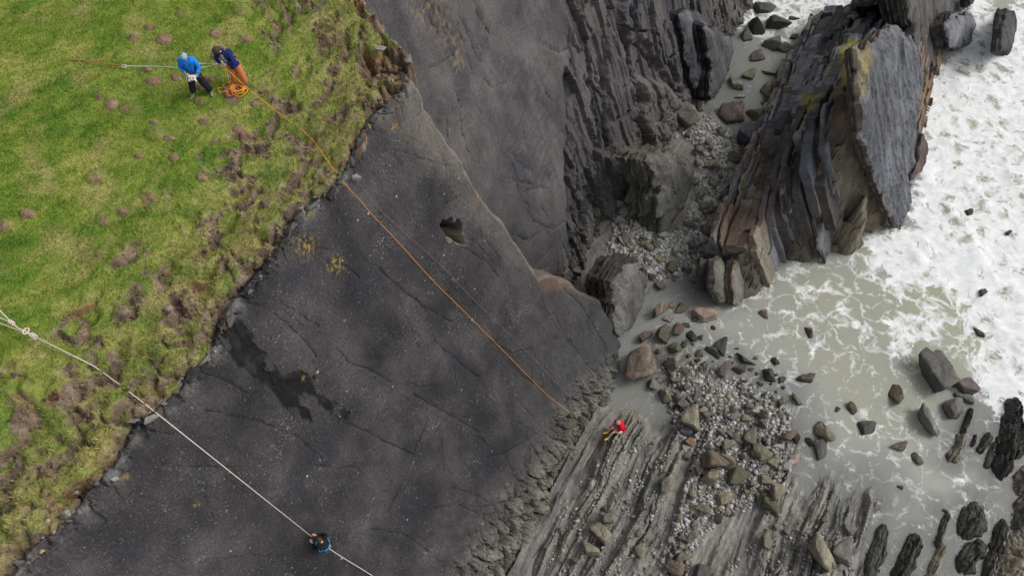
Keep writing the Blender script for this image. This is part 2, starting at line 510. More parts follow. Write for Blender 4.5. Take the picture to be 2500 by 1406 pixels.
def cracks(u, v, lines, c, seed=0, wob=0.16, extra=(), fall=0.15):
    """how near a joint runs: 1 on it, 0 from 15 cm away"""
    k_ = np.zeros(u.shape)
    wu, wv = u + wob * fbm(u * 2.2, v * 2.2, 4, 201 + seed, 0.6), v + wob * fbm(u * 2.2 + 7, v * 2.2, 4, 211 + seed, 0.6)
    allv = []
    for ln in lines:
        k = 1.0
        if isinstance(ln[0], (int, float)): k, ln = ln[0], ln[1:]
        allv.append((k, px_uv(ln, c)))
    for k, uv in allv + list(extra):
        m = (u > uv[:, 0].min() - 0.6) & (u < uv[:, 0].max() + 0.6) & (v > uv[:, 1].min() - 0.6) & (v < uv[:, 1].max() + 0.6)
        if not m.any(): continue
        dd = dist_poly(wu[m], wv[m], uv)
        g = k * (1.0 + 0.9 * fbm(u[m] * 1.3, v[m] * 1.3, 2, 221 + seed))
        k_[m] = np.maximum(k_[m], 1 - dd / (fall * np.clip(g, 0.25, 2.2)))
    return np.clip(k_, 0, 1)

def random_joints(n, seed, u0, u1, v0, v1, slope=0.0):
    r_ = np.random.default_rng(seed); out = []
    for i in range(n):
        p = np.array([r_.uniform(u0, u1), r_.uniform(v0, v1)]); a = (math.pi / 2 + slope + r_.normal(0, 0.22)) if r_.random() < 0.72 else (slope + 0.25 + r_.normal(0, 0.3))
        L = r_.uniform(0.5, 2.8); pts = [p]
        for k in range(5):
            a += r_.normal(0, 0.12); p = p + np.array([math.cos(a), math.sin(a)]) * L / 5; pts.append(p)
        out.append((r_.uniform(0.4, 0.85), np.array(pts)))
    return out

# main slab ----------------------------------------------------------
ARETE_PX = [(1000, 195), (1030, 235), (1034, 270), (1060, 305), (1078, 335), (1095, 365), (1126, 398), (1128, 415), (1160, 468), (1195, 515), (1232, 550),
            (1248, 580), (1272, 615), (1290, 645), (1318, 690), (1332, 676), (1352, 676), (1366, 688), (1392, 690), (1412, 716), (1432, 726),
            (1466, 738), (1478, 765), (1498, 800), (1516, 850), (1530, 885)]
ar = px_uv(ARETE_PX, C1)
o_ = np.argsort(ar[:, 1]); ar = ar[o_]
e1uv = px_uv(E1_PX, C1)
V_BOT = (ZT + 0.9) / math.sin(DIP)
NU, NV = 520, 380
u_lo = -9.0
w = np.linspace(0, 1, NV)[:, None] ** 1.0
fr = np.linspace(0, 1, NU)[None, :]
v = 1.0 + (V_BOT - 1.0) * w * np.ones_like(fr)
for _ in range(3):
    um = np.interp(v[:, -1:], ar[:, 1], ar[:, 0]) + 0.07 * fbm(v[:, -1:] * 1.8, v[:, -1:] * 0 + 3, 3, 301)
    u = u_lo + (um - u_lo) * fr
    vt = np.interp(u, e1uv[:, 0], e1uv[:, 1]) - 0.12
    v = vt + (V_BOT - vt) * w
CR1 = [(1.3, (930, 655), (962, 690), (1000, 722), (1045, 752), (1090, 780), (1112, 786)), (1.4, (1062, 830), (1095, 858), (1120, 880), (1150, 905), (1175, 922)),
       ((602, 738), (660, 755), (700, 790), (745, 830), (775, 870)), ((822, 852), (862, 890), (900, 900), (960, 935)),
       (1.4, (838, 1030), (890, 1048), (930, 1072), (985, 1095), (1012, 1110)), (1.5, (1045, 1030), (1022, 1090), (1010, 1120), (992, 1170), (970, 1205), (948, 1250)),
       (1.2, (1012, 962), (1050, 985), (1080, 1002), (1130, 1030), (1172, 1056)), (1.3, (1190, 1115), (1225, 1108), (1262, 1088), (1285, 1078), (1305, 1062)),
       (1.1, (1125, 598), (1160, 620), (1195, 646), (1222, 682)), (1.2, (1380, 705), (1420, 745), (1450, 790), (1478, 850), (1490, 900)),
       ((1300, 650), (1330, 745), (1360, 800), (1400, 850)), ((1262, 972), (1250, 1040), (1232, 1080)), ((1230, 1100), (1250, 1150), (1238, 1200), (1215, 1240), (1180, 1290)),
       ((1105, 1190), (1150, 1200), (1190, 1225)), ((1120, 1230), (1160, 1250), (1200, 1262), (1235, 1270)), ((1060, 1240), (1100, 1235), (1125, 1220)),
       (1.2, (640, 900), (700, 940), (745, 975)), ((1265, 1030), (1300, 1050), (1330, 1075)), ((1145, 1020), (1100, 1010), (1060, 1060)),
       ((560, 860), (640, 840), (680, 815)), ((700, 560), (760, 600), (800, 610)), ((1010, 720), (1050, 770), (1040, 790)), ((640, 720), (700, 745), (745, 775), (790, 800)),
       ((1240, 880), (1280, 920), (1330, 950)), ((880, 545), (935, 520), (925, 555)), ((1195, 830), (1250, 860), (1300, 850)), ((1120, 480), (1080, 500)),
       ((1350, 760), (1390, 830), (1440, 900)), ((1410, 900), (1380, 980), (1340, 1010)), ((800, 640), (850, 650), (880, 680)), ((480, 905), (560, 930), (600, 960)),
       ((350, 1045), (420, 1060), (470, 1040)), ((265, 1170), (300, 1220), (330, 1190)), ((215, 1230), (260, 1270), (240, 1300)),
       (0.9, (500, 1000), (640, 1030), (720, 1060), (800, 1130)), ((900, 1290), (980, 1300), (1040, 1340)), ((1100, 1380), (1170, 1385), (1190, 1370)), ((1170, 560), (1230, 640))]
P1 = (slab_org(C1)[None, None] + S_DIR * u[..., None] + D_DIR * v[..., None])
px1, py1 = to_px(P1)
TOE = [(1050, 1440), (1110, 1400), (1165, 1310), (1228, 1230), (1290, 1130), (1345, 1065), (1372, 1000), (1415, 945), (1478, 890), (1540, 850), (1540, 1000), (1480, 1100),
       (1420, 1200), (1360, 1300), (1320, 1440)]
toe = sst(-34, 30, sdist(px1, py1, TOE) + 16 * fbm(u * 1.1, v * 1.1, 3, 321))
BLK = [(540, 808), (585, 786), (605, 800), (640, 850), (660, 895), (700, 912), (735, 918), (765, 925), (790, 962), (820, 985), (848, 1012), (800, 1000), (745, 960),
       (735, 985), (772, 1030), (725, 1005), (690, 985), (640, 935), (585, 905), (560, 870)]
blk = sst(-4, 2, sdist(px1, py1, BLK) + 20 * fbm(u * 1.3, v * 1.3, 4, 331, 0.6) + 26 * fbm(u * 3.4, v * 1.1, 3, 332, 0.6) - 4)
PIT = [(1080, 552), (1086, 541), (1093, 546), (1101, 535), (1108, 549), (1114, 552), (1121, 540), (1125, 557), (1129, 578), (1137, 596), (1119, 591), (1110, 577), (1100, 587), (1092, 570)]
pit = sst(-6, 4, sdist(px1, py1, PIT) + 2.5 * fbm(u * 6, v * 6, 2, 334))
lay = fbm(u / 3.2, v / 4.6, 4, 341)
lq = lay * 5; ls = np.floor(lq) + sst(0.86, 1.0, lq - np.floor(lq))
f1, f2, cid = worley((u + 0.22 * fbm(u * 1.5, v * 1.5, 2, 351)) / 0.62, (v + 0.22 * fbm(u * 1.5 + 9, v * 1.5, 2, 352)) / 0.5, 11)
f1s, f2s, cids = worley((u + 0.1 * fbm(u * 3, v * 3, 2, 353)) / 0.24, (v + 0.1 * fbm(u * 3 + 9, v * 3, 2, 354)) / 0.20, 12)
fb1, fb2, cbb = worley(u / 0.5 + 3, v / 0.8, 14)
crk1 = cracks(u, v, CR1, C1, 0, 0.07, random_joints(60, 61, -8, 17, 1, 19, 0.0)) * (1 - toe)
disp = (0.10 * fbm(u / 6, v / 6, 3, 361) + 0.022 * fbm(u / 1.6, v / 1.6, 3, 362) + 0.018 * ls + 0.020 * fbm(u * 2.6, v * 2.0, 4, 363, 0.7) + 0.010 * fbm(u * 8, v * 7, 2, 367) - 0.030 * crk1 ** 3)
disp = disp + 0.5 * toe * (0.5 + 0.5 * fbm(u / 2.2, v / 2.2, 2, 364)) + toe * (0.42 * cid + 0.22 * (1 - f1) + 0.14 * cids - 0.38 * np.exp(-((f2 - f1) / 0.11) ** 2) - 0.16 * np.exp(-((f2s - f1s) / 0.14) ** 2))
disp = disp - blk * (0.025 + 0.04 * cbb) - pit * (0.85 + 0.3 * fbm(u * 4, v * 4, 2, 365))
# blocky rim under the turf
rim = np.exp(-((v - vt) / 0.35) ** 2)
fr1, fr2, crr = worley(u / 0.4, v / 0.3, 15)
disp = disp + rim * (0.13 * crr - 0.05 - 0.14 * np.exp(-((fr2 - fr1) / 0.10) ** 2))
P1 = P1 + N_SLAB * disp[..., None]
# colour of the main slab
b0 = mix([0.022, 0.021, 0.024], [0.088, 0.078, 0.076], np.clip(0.42 + 1.15 * fbm(u / 2.4, v / 3.5, 4, 371, 0.6), 0, 1))
b0 = mix(b0, [0.026, 0.026, 0.032], 0.7 * sst(0.05, 0.45, fbm(u / 1.7, v / 2.6, 3, 372)))
b0 = mix(b0, [0.075, 0.074, 0.074], 0.75 * sst(1180, 1480, px1 + 60 * fbm(u, v, 2, 373)) * sst(600, 900, py1))
dar = np.interp(v, ar[:, 1], ar[:, 0]) - u
b0 = mix(b0, [0.19, 0.178, 0.128], 0.85 * sst(1.3, 0.15, dar + 0.7 * fbm(u * 1.2, v * 1.2, 3, 374)) * sst(520, 300, py1))
b0 = mix(b0, [0.135, 0.122, 0.108], 0.75 * sst(1.5, 0.0, dar + 0.8 * fbm(u * 1.2, v * 1.2, 3, 375)) * sst(760, 600, py1))
b0 = mix(b0, [0.24, 0.22, 0.18], 0.8 * sst(0.10, 0.0, dar) * sst(760, 650, py1))
b0 = mix(b0, [0.245, 0.242, 0.190], toe * (0.30 + 0.70 * cid))
b0 = mix(b0, [0.014, 0.014, 0.013], toe * 0.95 * np.exp(-((f2 - f1) / 0.13) ** 2) * sst(-0.3, 0.2, fbm(u * 0.9, v * 0.9, 2, 366)))
b0 = mix(b0, mix([0.004, 0.004, 0.005], [0.030, 0.029, 0.031], sst(0.0, 0.4, fbm(u * 2.2, v * 1.4, 3, 333))), blk * 0.97)
b0 = mix(b0, [0.24, 0.135, 0.065], 0.42 * sst(-14, 10, sdist(px1, py1, [(1318, 692), (1332, 676), (1352, 676), (1396, 694), (1398, 704), (1365, 708), (1330, 712)]) + 14 * fbm(u * 5, v * 5, 3, 376)))
b0 = mix(b0, [0.24, 0.235, 0.215], 0.7 * rim * sst(-0.1, 0.3, fbm(u * 1.5, v * 1.5, 3, 377)))
for cx, cy, rr in ((745, 602, 45), (820, 645, 34), (1115, 680, 12), (960, 310, 20), (1090, 290, 14), (1175, 480, 25), (480, 1230, 14), (300, 1165, 16), (845, 780, 10), (655, 828, 8), (745, 925, 9)):
    m = sst(1.0, 0.3, np.hypot(px1 - cx, py1 - cy) / rr) * sst(0.0, 0.25, fbm(u * 8, v * 8, 3, 378))
    b0 = mix(b0, [0.36, 0.235, 0.035], 0.85 * m)
b0 = mix(b0, [0.028, 0.022, 0.018], pit)
b0 = mix(b0, [0.20, 0.19, 0.05], pit * sst(562, 570, py1) * sst(590, 578, py1))
b0 = mix(b0, [0.34, 0.30, 0.24], sst(-1.5, 1.5, 5 - np.abs(sdist(px1, py1, PIT) + 1)) * sst(560, 575, py1) * 0.6)
b0 = b0 * np.array([0.79, 0.785, 0.82])
speck1 = np.clip(0.75 + 0.6 * fbm(u / 2, v / 2, 3, 379) - toe * 0.8 - blk * 2, 0, 1)

# wrap: the broken north end runs back to the next bed; the top runs back under the turf
wrapc = []
edge = P1[:, -1]
for d_ in (0.04, 0.10, 0.2, 0.35, 0.6, 0.9, 1.3, 1.8, 2.4, 3.0, 3.8):
    s_ = 0.18 * (1 - math.exp(-d_ / 0.15))
    nz = 0.10 * fbm(v[:, -1] * 2.2, np.full(NV, d_ * 2.2), 3, 381) * min(1, d_ * 3)
    wrapc.append(edge + S_DIR * (s_ + nz)[:, None] - N_SLAB * d_)
wrapc = np.stack(wrapc, 1)
P1 = np.concatenate([P1, wrapc], 1)
nx = wrapc.shape[1]
b0 = np.concatenate([b0, np.repeat(b0[:, -1:], nx, 1)], 1)
speck1 = np.concatenate([speck1, np.repeat(speck1[:, -1:], nx, 1)], 1); crk1 = np.concatenate([crk1, np.zeros((NV, nx))], 1)
suv1 = np.stack([np.concatenate([u, u[:, -1:] + np.arange(1, nx + 1)[None] * 0.3], 1), np.concatenate([v, np.repeat(v[:, -1:], nx, 1)], 1), np.zeros((NV, NU + nx))], -1)
toprows = np.stack([P1[0] - N_H * d_ + np.array([0, 0, -1.0 * d_ - 0.02]) for d_ in (1.6, 0.8, 0.3)], 0)
P1 = np.concatenate([toprows, P1], 0)
b0 = np.concatenate([np.repeat(b0[:1], 3, 0), b0], 0); speck1 = np.concatenate([np.repeat(speck1[:1], 3, 0), speck1], 0); crk1 = np.concatenate([np.zeros((3, crk1.shape[1])), crk1], 0); suv1 = np.concatenate([np.repeat(suv1[:1], 3, 0), suv1], 0)
# southward run beyond the frame
left = np.stack([P1[:, 0] - S_DIR * d_ for d_ in (200, 80, 30, 10, 3)], 1)
P1 = np.concatenate([left, P1], 1)
b0 = np.concatenate([np.repeat(b0[:, :1], 5, 1), b0], 1); speck1 = np.concatenate([np.repeat(speck1[:, :1], 5, 1), speck1], 1); crk1 = np.concatenate([np.zeros((crk1.shape[0], 5)), crk1], 1)
suv1 = np.concatenate([suv1[:, :1] - np.array([200, 80, 30, 10, 3.])[None, :, None] * np.array([1, 0, 0]), suv1], 1)
nr, nc = P1.shape[:2]
F1_ = grid_faces(nr, nc)[:, ::-1]
link('cliff_main_slab', mesh_np('cliff_main_slab', P1.reshape(-1, 3), F1_, b0.reshape(-1, 3), False, {'suv': suv1.reshape(-1, 3), 'speck': speck1.ravel(), 'crk': crk1.ravel()}), M_SLAB, kind='structure')

def on_slab(px, py, off=0.0):
    """point of the built main slab seen at a pixel (nearest grid vertex plus an offset along the normal)"""
    d = (px1 - px) ** 2 + (py1 - py) ** 2
    j, i = np.unravel_index(np.argmin(d), d.shape)
    h = disp[j, i]
    return at_plane(float(px), float(py), slab_org(C1) + N_SLAB * (h + off), N_SLAB)

# back slab ----------------------------------------------------------
u2 = np.concatenate([np.arange(8, 45.01, 0.075), 45 + np.cumsum(0.075 * 1.3 ** np.arange(1, 27))])
v2 = np.linspace(0, (ZT + 1.0) / math.sin(DIP), 280)
u, v = np.meshgrid(u2, v2)
P2 = (slab_org(C2)[None, None] + S_DIR * u[..., None] + D_DIR * v[..., None])
px2, py2 = to_px(P2)
L1 = [(1502, -40), (1508, 20), (1514, 85), (1528, 106), (1559, 97), (1582, 134), (1600, 168), (1622, 200), (1640, 225)]
proud = sst(-5, 3, sdist(px2, py2, L1 + [(1660, 330), (1760, 330), (1850, 60), (1850, -120), (1502, -120)]) + 9 * fbm(u * 2, v * 1.2, 3, 401))
RIB = [(1545, 195), (1556, 250), (1550, 285), (1560, 320), (1578, 362), (1600, 400), (1660, 370), (1650, 280), (1640, 235), (1600, 200)]
rib = sst(-12, 12, sdist(px2, py2, RIB) + 10 * fbm(u * 1.2, v * 1.2, 3, 403))
PLK = [(1386, -60), (1388, 330), (1384, 400), (1390, 700), (1470, 700), (1500, 380), (1488, 200), (1496, -60)]
plk = sst(-10, 6, sdist(px2, py2, PLK) + 12 * fbm(u * 1.5, v * 0.8, 3, 404))
uq = u * 2.1 + 2.2 * fbm(u * 0.5, v * 0.12, 3, 405)
pk = _h(np.floor(uq), np.floor(v / 4.2 + 1.7 * _h(np.floor(uq), np.floor(uq) * 0, 41)), 42)
uq2 = u * 5.0 + 2.4 * fbm(u * 0.8, v * 0.2, 3, 406)
pk2 = _h(np.floor(uq2), np.floor(v / 1.6 + 3 * _h(np.floor(uq2), np.floor(uq2) * 0, 43)), 44)
CR2 = [(2.2, (1391, -30), (1390, 60), (1391, 180), (1393, 330), (1384, 380), (1388, 470), (1390, 560), (1391, 660)),
       (1.5, (1440, 165), (1444, 190), (1446, 208)), (1.8, (1428, 192), (1432, 205), (1450, 208)), (1.6, (1480, -20), (1482, 90), (1478, 150), (1486, 300), (1492, 380)),
       (1.2, (1462, 250), (1470, 330), (1474, 420), (1480, 500), (1478, 600)), (1.6, (1515, 80), (1530, 130), (1545, 200), (1556, 250), (1550, 290), (1572, 350), (1580, 400)),
       (1.2, (1450, 150), (1455, 300), (1452, 380), (1462, 480), (1458, 600)), (1.5, (1375, 320), (1390, 330), (1395, 345)), (1.2, (1420, 430), (1430, 520), (1425, 620)),
       (1.0, (1405, 380), (1412, 470), (1408, 560)), (1.0, (1035, 20), (1048, 40), (1060, 62), (1072, 70), (1072, 105)), ((1165, 30), (1180, 60), (1200, 85)),
       ((1180, 60), (1208, 82)), (1.2, (1115, 230), (1130, 260), (1120, 240)), ((1185, 185), (1200, 215)), (1.0, (1243, 370), (1270, 400), (1300, 420)),
       (1.0, (1250, 440), (1280, 445), (1310, 460)), ((1230, 560), (1290, 590), (1330, 560)), ((1300, 540), (1350, 560), (1380, 540)), ((1330, 110), (1370, 130), (1385, 120)),
       (1.1, (1255, 555), (1262, 575), (1290, 583), (1310, 572)), ((1090, 280), (1096, 320), (1100, 350)), (1.5, (1600, 60), (1612, 140), (1640, 200)), (1.2, (1520, 20), (1545, 100), (1590, 170)),
       ((1640, 60), (1650, 130), (1680, 210))]
rough2 = sst(1370, 1480, px2)
lay = fbm(u / 3.0, v / 5.2, 4, 411); lq = lay * 5; ls = np.floor(lq) + sst(0.86, 1.0, lq - np.floor(lq))
crk2 = cracks(u, v, CR2, C2, 5, 0.14, random_joints(110, 62, 9, 40, 1, 19, 0.1), 0.18)
d2 = (0.14 * fbm(u / 6, v / 7, 3, 421) + 0.022 * ls + 0.020 * fbm(u * 2.6, v * 1.6, 4, 422, 0.7) - crk2 ** 2 * (0.06 + 0.55 * rough2)
      + plk * (0.62 * (pk - 0.6) + 0.16 * pk2 - 0.08) + proud * 0.42 + rib * (0.55 + 0.25 * fbm(u, v, 3, 423))
      + (1 - plk) * rough2 * (0.24 * (pk - 0.5) + 0.08 * pk2))
ripple = sst(1180, 1260, px2) * sst(1390, 1330, px2) * sst(90, 180, py2) * sst(520, 420, py2)
d2 = d2 + 0.016 * ripple * np.sin((v * 13 + u * 5) + 4 * fbm(u * 1.3, v * 1.3, 2, 424))
# the foot of the cliff: rounded, smoothed and cracked
ft = sst(3.5, 0.6, ZT - v * math.sin(DIP))
ff1, ff2, fc = worley(u / 0.7 + 0.3 * fbm(u, v, 2, 426), v / 0.9, 19)
d2 = d2 + ft * (0.22 * fbm(u * 0.9, v * 0.9, 3, 425) + 0.12 * fc - 0.12 * np.exp(-((ff2 - ff1) / 0.09) ** 2))
P2 = P2 + N_SLAB * d2[..., None]
c2 = mix([0.056, 0.052, 0.056], [0.128, 0.114, 0.112], np.clip(0.5 + 0.9 * fbm(u / 2.2, v / 4.0, 4, 431, 0.6), 0, 1))
c2 = mix(c2, [0.045, 0.045, 0.056], 0.7 * sst(0.0, 0.4, fbm(u / 1.9, v / 3.4, 3, 432)))
c2 = mix(c2, [0.17, 0.155, 0.135], 0.7 * sst(0.0, 0.5, fbm(u / 1.6, v / 2.4, 3, 433)) * sst(350, 0, py2) * sst(1150, 950, px2))
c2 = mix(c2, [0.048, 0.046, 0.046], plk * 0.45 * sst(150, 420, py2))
c2 = mix(c2, [0.130, 0.118, 0.108], plk * 0.5 * sst(220, 40, py2) * (0.3 + pk2))
c2 = mix(c2, [0.030, 0.030, 0.034], plk * 0.6 * (pk < 0.3))
c2 = mix(c2, [0.052, 0.053, 0.064], 0.7 * proud * sst(-0.2, 0.3, fbm(u / 1.4, v / 3, 3, 434)))
c2 = mix(c2, [0.14, 0.132, 0.118], 0.6 * rib)
c2 = mix(c2, [0.135, 0.128, 0.112], ft * 0.55 * (0.5 + fc))
c2 = mix(c2, [0.040, 0.039, 0.041], 0.75 * sst(380, 600, py2 + 50 * fbm(u / 1.5, v / 1.5, 2, 437)) * sst(1400, 1350, px2))  # shadow beside the arete, painted into the lower back slab's colour
for cx, cy, rr in ((1075, 50, 60), (1110, 110, 45), (1040, 30, 30), (1160, 8, 14), (1395, 55, 14), (1180, 70, 20), (1120, 160, 30), (1000, 20, 20)):
    m = sst(1.0, 0.2, np.hypot(px2 - cx, (py2 - cy) * 0.7) / rr) * sst(0.02, 0.25, fbm(u * 5, v * 4, 4, 435))
    c2 = mix(c2, [0.27, 0.20, 0.09], 0.45 * m)
speck2 = np.clip(0.45 + 0.5 * fbm(u / 2, v / 2, 3, 436), 0, 1) * sst(1500, 1380, px2)
suv2 = np.stack([u, v, np.zeros_like(u)], -1)
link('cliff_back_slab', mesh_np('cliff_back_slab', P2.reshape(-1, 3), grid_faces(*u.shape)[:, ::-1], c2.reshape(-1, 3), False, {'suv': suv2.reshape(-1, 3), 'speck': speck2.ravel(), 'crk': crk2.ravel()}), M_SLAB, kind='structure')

# ------------------------------------------------------------------ shore and sea bed
def zpoly(pts, z=0.0):
    a = np.array(pts, float); return [tuple(p[:2]) for p in at_z(a[:, 0], a[:, 1], z)]
PLATF = zpoly([(1060, 1500), (1300, 1180), (1470, 960), (1500, 990), (1545, 985), (1610, 1030), (1650, 960), (1600, 880), (1590, 835), (1650, 850), (1730, 905), (1800, 930), (1900, 990),
               (1940, 1070), (1925, 1150), (1950, 1230), (2000, 1170), (2045, 1190), (2060, 1250), (2100, 1210), (2138, 1195), (2125, 1300), (2085, 1440), (2060, 1500)])
GULLY = zpoly([(1380, 760), (1480, 350), (1560, 330), (1660, 280), (1740, 270), (1790, 320), (1840, 380), (1800, 480), (1760, 600), (1720, 650), (1705, 700), (1670, 650),
               (1640, 640), (1600, 690), (1560, 740), (1480, 830)])
SHELF = zpoly([(1560, 250), (1680, 240), (1760, 200), (1790, 110), (1770, 60), (1800, -10), (1830, -80), (1700, -120), (1500, 200)])
STACKF = zpoly([(1715, 640), (1722, 690), (1760, 730), (1815, 742), (1870, 690), (1900, 615), (1960, 620), (2040, 625), (2100, 575), (2130, 530), (2205, 545), (2235, 440), (2250, 300),
                (2275, 160), (2240, 100), (2200, 60), (2120, 60), (2000, 60), (1950, 120), (1900, 210), (1850, 300), (1800, 420), (1745, 560)])
ROCKN = zpoly([(2150, 10), (2160, -60), (2330, -60), (2385, 60), (2370, 115), (2300, 118), (2260, 90), (2200, 40)])

RIB_LINES = [((2345, 1310), (2385, 1235), 70), ((2340, 1392), (2385, 1325), 60), ((2425, 1350), (2445, 1278), 45), ((2400, 1420), (2420, 1350), 40), ((2255, 1440), (2308, 1262), 45), ((2185, 1425), (2230, 1320), 70),
             ((2100, 1440), (2150, 1290), 70), ((2318, 1125), (2366, 1005), 40), ((2385, 1105), (2425, 1060), 70), ((2440, 1150), (2470, 1000), 90), ((2450, 1440), (2540, 1250), 130), ((2480, 1220), (2540, 1040), 90)]
def shore(x, y):
    n = x * N_H[0] + y * N_H[1]; u = x * S_DIR[0] + y * S_DIR[1]
    wx, wy = x + 0.25 * fbm(x * 0.9, y * 0.9, 3, 501), y + 0.25 * fbm(x * 0.9 + 5, y * 0.9, 3, 502)
    sd = np.full(x.shape, -1e3)
    for P in (PLATF, GULLY, SHELF): sd = np.maximum(sd, sdist(wx, wy, P))
    sds = np.maximum(sdist(wx, wy, STACKF), sdist(wx, wy, ROCKN))
    cl = n - (C1 + (17.5 - 0) * K_DIP)              # metres seaward of the main slab's foot
    z = np.where(sd > 0, 0.02 + 0.42 * (1 - np.exp(-np.maximum(sd, 0) / 1.6)), np.maximum(0.16 * sd, -0.4 + 0.05 * sd))
    z = np.maximum(z, -2.5)
    z = np.where(sds > -1.2, np.maximum(z, np.minimum(-0.25 + 0.3 * sds, 0.2)), z)
    for a, b, wpx in RIB_LINES:
        A, B = at_z(float(a[0]), float(a[1]), 0.), at_z(float(b[0]), float(b[1]), 0.)
        d = dist_poly(wx, wy, [tuple(A[:2]), tuple(B[:2])])
        z = np.maximum(z, -0.06 - 0.35 * np.maximum(d - wpx * 0.009, 0))
    z = z + 0.10 * fbm(x * 0.7, y * 0.7, 4, 503) + 0.03 * fbm(x * 4, y * 4, 2, 504)
    px, py = to_px(np.stack([x, y, np.zeros_like(x)], -1))
    plat = sst(0.2, 1.0, sdist(wx, wy, PLATF) + 0.6) * sst(960, 1080, py)
    pool = sst(-30, 25, sdist(px, py, [(1488, 1000), (1512, 905), (1560, 900), (1620, 900), (1645, 960), (1650, 1030), (1612, 1060), (1565, 1012), (1530, 995)]) + 14 * fbm(x * 1.5, y * 1.5, 2, 505))
    plat = plat * (1 - pool)
    z = z * (1 - pool) + pool * (-0.07 + 0.03 * fbm(x * 2, y * 2, 2, 506))
    # wave-cut ribs along the strike
    nn = n + 0.42 * fbm(u * 0.22, n * 0.4, 3, 511) + 0.05 * fbm(u * 2.2, n * 2.2, 2, 516)
    rib = 0.55 * fbm(nn * 1.0, u * 0.13 + 2, 3, 512, 0.55) + 0.24 * fbm(nn * 2.8, u * 0.28, 2, 513, 0.6) + 0.10 * fbm(n * 1.3, u * 1.1, 3, 517)
    # ledges: tilted bed ends, stepped across the strike and cut by cross joints
    def ledge(w_, l_, sd_):
        q_a = nn / w_; k_a = np.floor(q_a); uo = u / l_ + 5 * _h(k_a, k_a * 0, sd_) + 0.25 * fbm(u * 0.9, n * 3, 2, sd_ + 1); k_b = np.floor(uo)
        hgt = _h(k_a, k_b, sd_ + 2); fa, fb = q_a - k_a, uo - k_b
        gap = np.maximum(np.exp(-(np.minimum(fa, 1 - fa) * w_ / 0.035) ** 2), np.exp(-(np.minimum(fb, 1 - fb) * l_ / 0.040) ** 2) * (_h(k_a, k_b, sd_ + 3) > 0.4))
        return hgt, 0.5 - fa, gap, hgt
    h1, t1, g1, c1_ = ledge(0.46, 1.9, 31); h2, t2, g2, c2_ = ledge(0.19, 0.75, 37)
    cid = 0.6 * c1_ + 0.4 * c2_
    crag = sst(-0.12, 0.22, rib)
    z = z + plat * (0.13 + 0.72 * rib + crag * (0.26 * h1 + 0.14 * t1 - 0.16 * g1 + 0.12 * h2 + 0.05 * t2 - 0.08 * g2) - 0.06)
    # silt lying level in the troughs
    lvl = 0.10 + 0.02 * np.maximum(sd, 0) + 0.02 * fbm(x * 0.6, y * 0.6, 2, 515)
    silt = plat * sst(0.03, -0.03, z - lvl) * (sd > 0.15)
    z = np.where(silt > 0, z + (lvl - z) * silt, z)
    return z, sd, plat, silt, crag, cid, px, py, u, n

bx = axis(-3.5, 20.5, 0.062, -60, 400)
by = axis(4.5, 31, 0.062, -120, 400)
BX, BY = np.meshgrid(bx, by)
bz, bsd, bplat, bsilt, bcrag, bcid, bpx, bpy_, bu, bn = shore(BX, BY)
bc = mix([0.115, 0.112, 0.102], [0.285, 0.272, 0.240], np.clip(0.5 + 0.9 * fbm(bn * 1.6, bu * 0.5, 4, 521, 0.65), 0, 1))
bc = mix(bc, [0.085, 0.088, 0.094], 0.7 * sst(0.05, 0.4, fbm(bn * 1.1 + 3, bu * 0.25, 3, 522)))
bc = mix(bc, [0.27, 0.255, 0.205], 0.6 * bplat * bcrag * bcid)
bc = mix(bc, [0.060, 0.060, 0.062], 0.55 * bplat * bcrag * (bcid < 0.3))
bc = mix(bc, [0.228, 0.210, 0.200], 0.9 * bsilt)
bc = mix(bc, [0.20, 0.135, 0.115], 0.35 * bsilt * sst(0.15, 0.4, fbm(BX * 0.9, BY * 0.9, 3, 523)))
bc = mix(bc, [0.070, 0.066, 0.060], 0.5 * sst(0.08, -0.05, bz) * (1 - bsilt))
gp = sst(-25, 25, sdist(bpx, bpy_, [(1500, 930), (1545, 900), (1590, 960), (1580, 1000), (1540, 1010), (1515, 985)]) + 18 * fbm(BX * 2, BY * 2, 3, 524))
bc = mix(bc, [0.17, 0.175, 0.085], 0.85 * gp)
gg = sst(-0.3, 0.8, sdist(BX, BY, GULLY))
bc = mix(bc, [0.20, 0.185, 0.165], 0.6 * gg)
bf = grid_faces(len(by), len(bx), (BX * N_H[0] + BY * N_H[1]) > (C2 + 17.5 * K_DIP - 1.5))
v_, f_, c_, w_ = compact(np.stack([BX, BY, bz], -1).reshape(-1, 3), bf, bc.reshape(-1, 3), bsilt.ravel())
t = NT('shore_rock')
v0 = t.pos()
mp = t.n('ShaderNodeMapping'); mp.inputs['Rotation'].default_value = (0, 0, -math.atan2(S_DIR[1], S_DIR[0])); t.l(v0, mp.inputs['Vector'])
vst = t.scale(mp.outputs[0], (0.16, 1.0, 1.0))
f1n, f2n, f3n = t.noise(vst, 4, 5, 0.7), t.noise(vst, 20, 4, 0.7), t.noise(v0, 60, 2, 0.6)
kk = t.math('MULTIPLY', t.ramp(f1n, 0.3, 0.7, 0.55, 1.45), t.ramp(f2n, 0.3, 0.7, 0.60, 1.40))
kk = t.math('MULTIPLY', kk, t.ramp(f3n, 0.3, 0.7, 0.75, 1.25))
kk = t.math('ADD', t.math('MULTIPLY', kk, t.math('SUBTRACT', 1.0, t.attr('silt', 'Fac'))), t.math('MULTIPLY', t.attr('silt', 'Fac'), t.ramp(f3n, 0.3, 0.7, 0.85, 1.15)))
vm = t.n('ShaderNodeVectorMath', operation='SCALE'); t.l(t.attr('col'), vm.inputs[0]); t.l(kk, vm.inputs['Scale'])
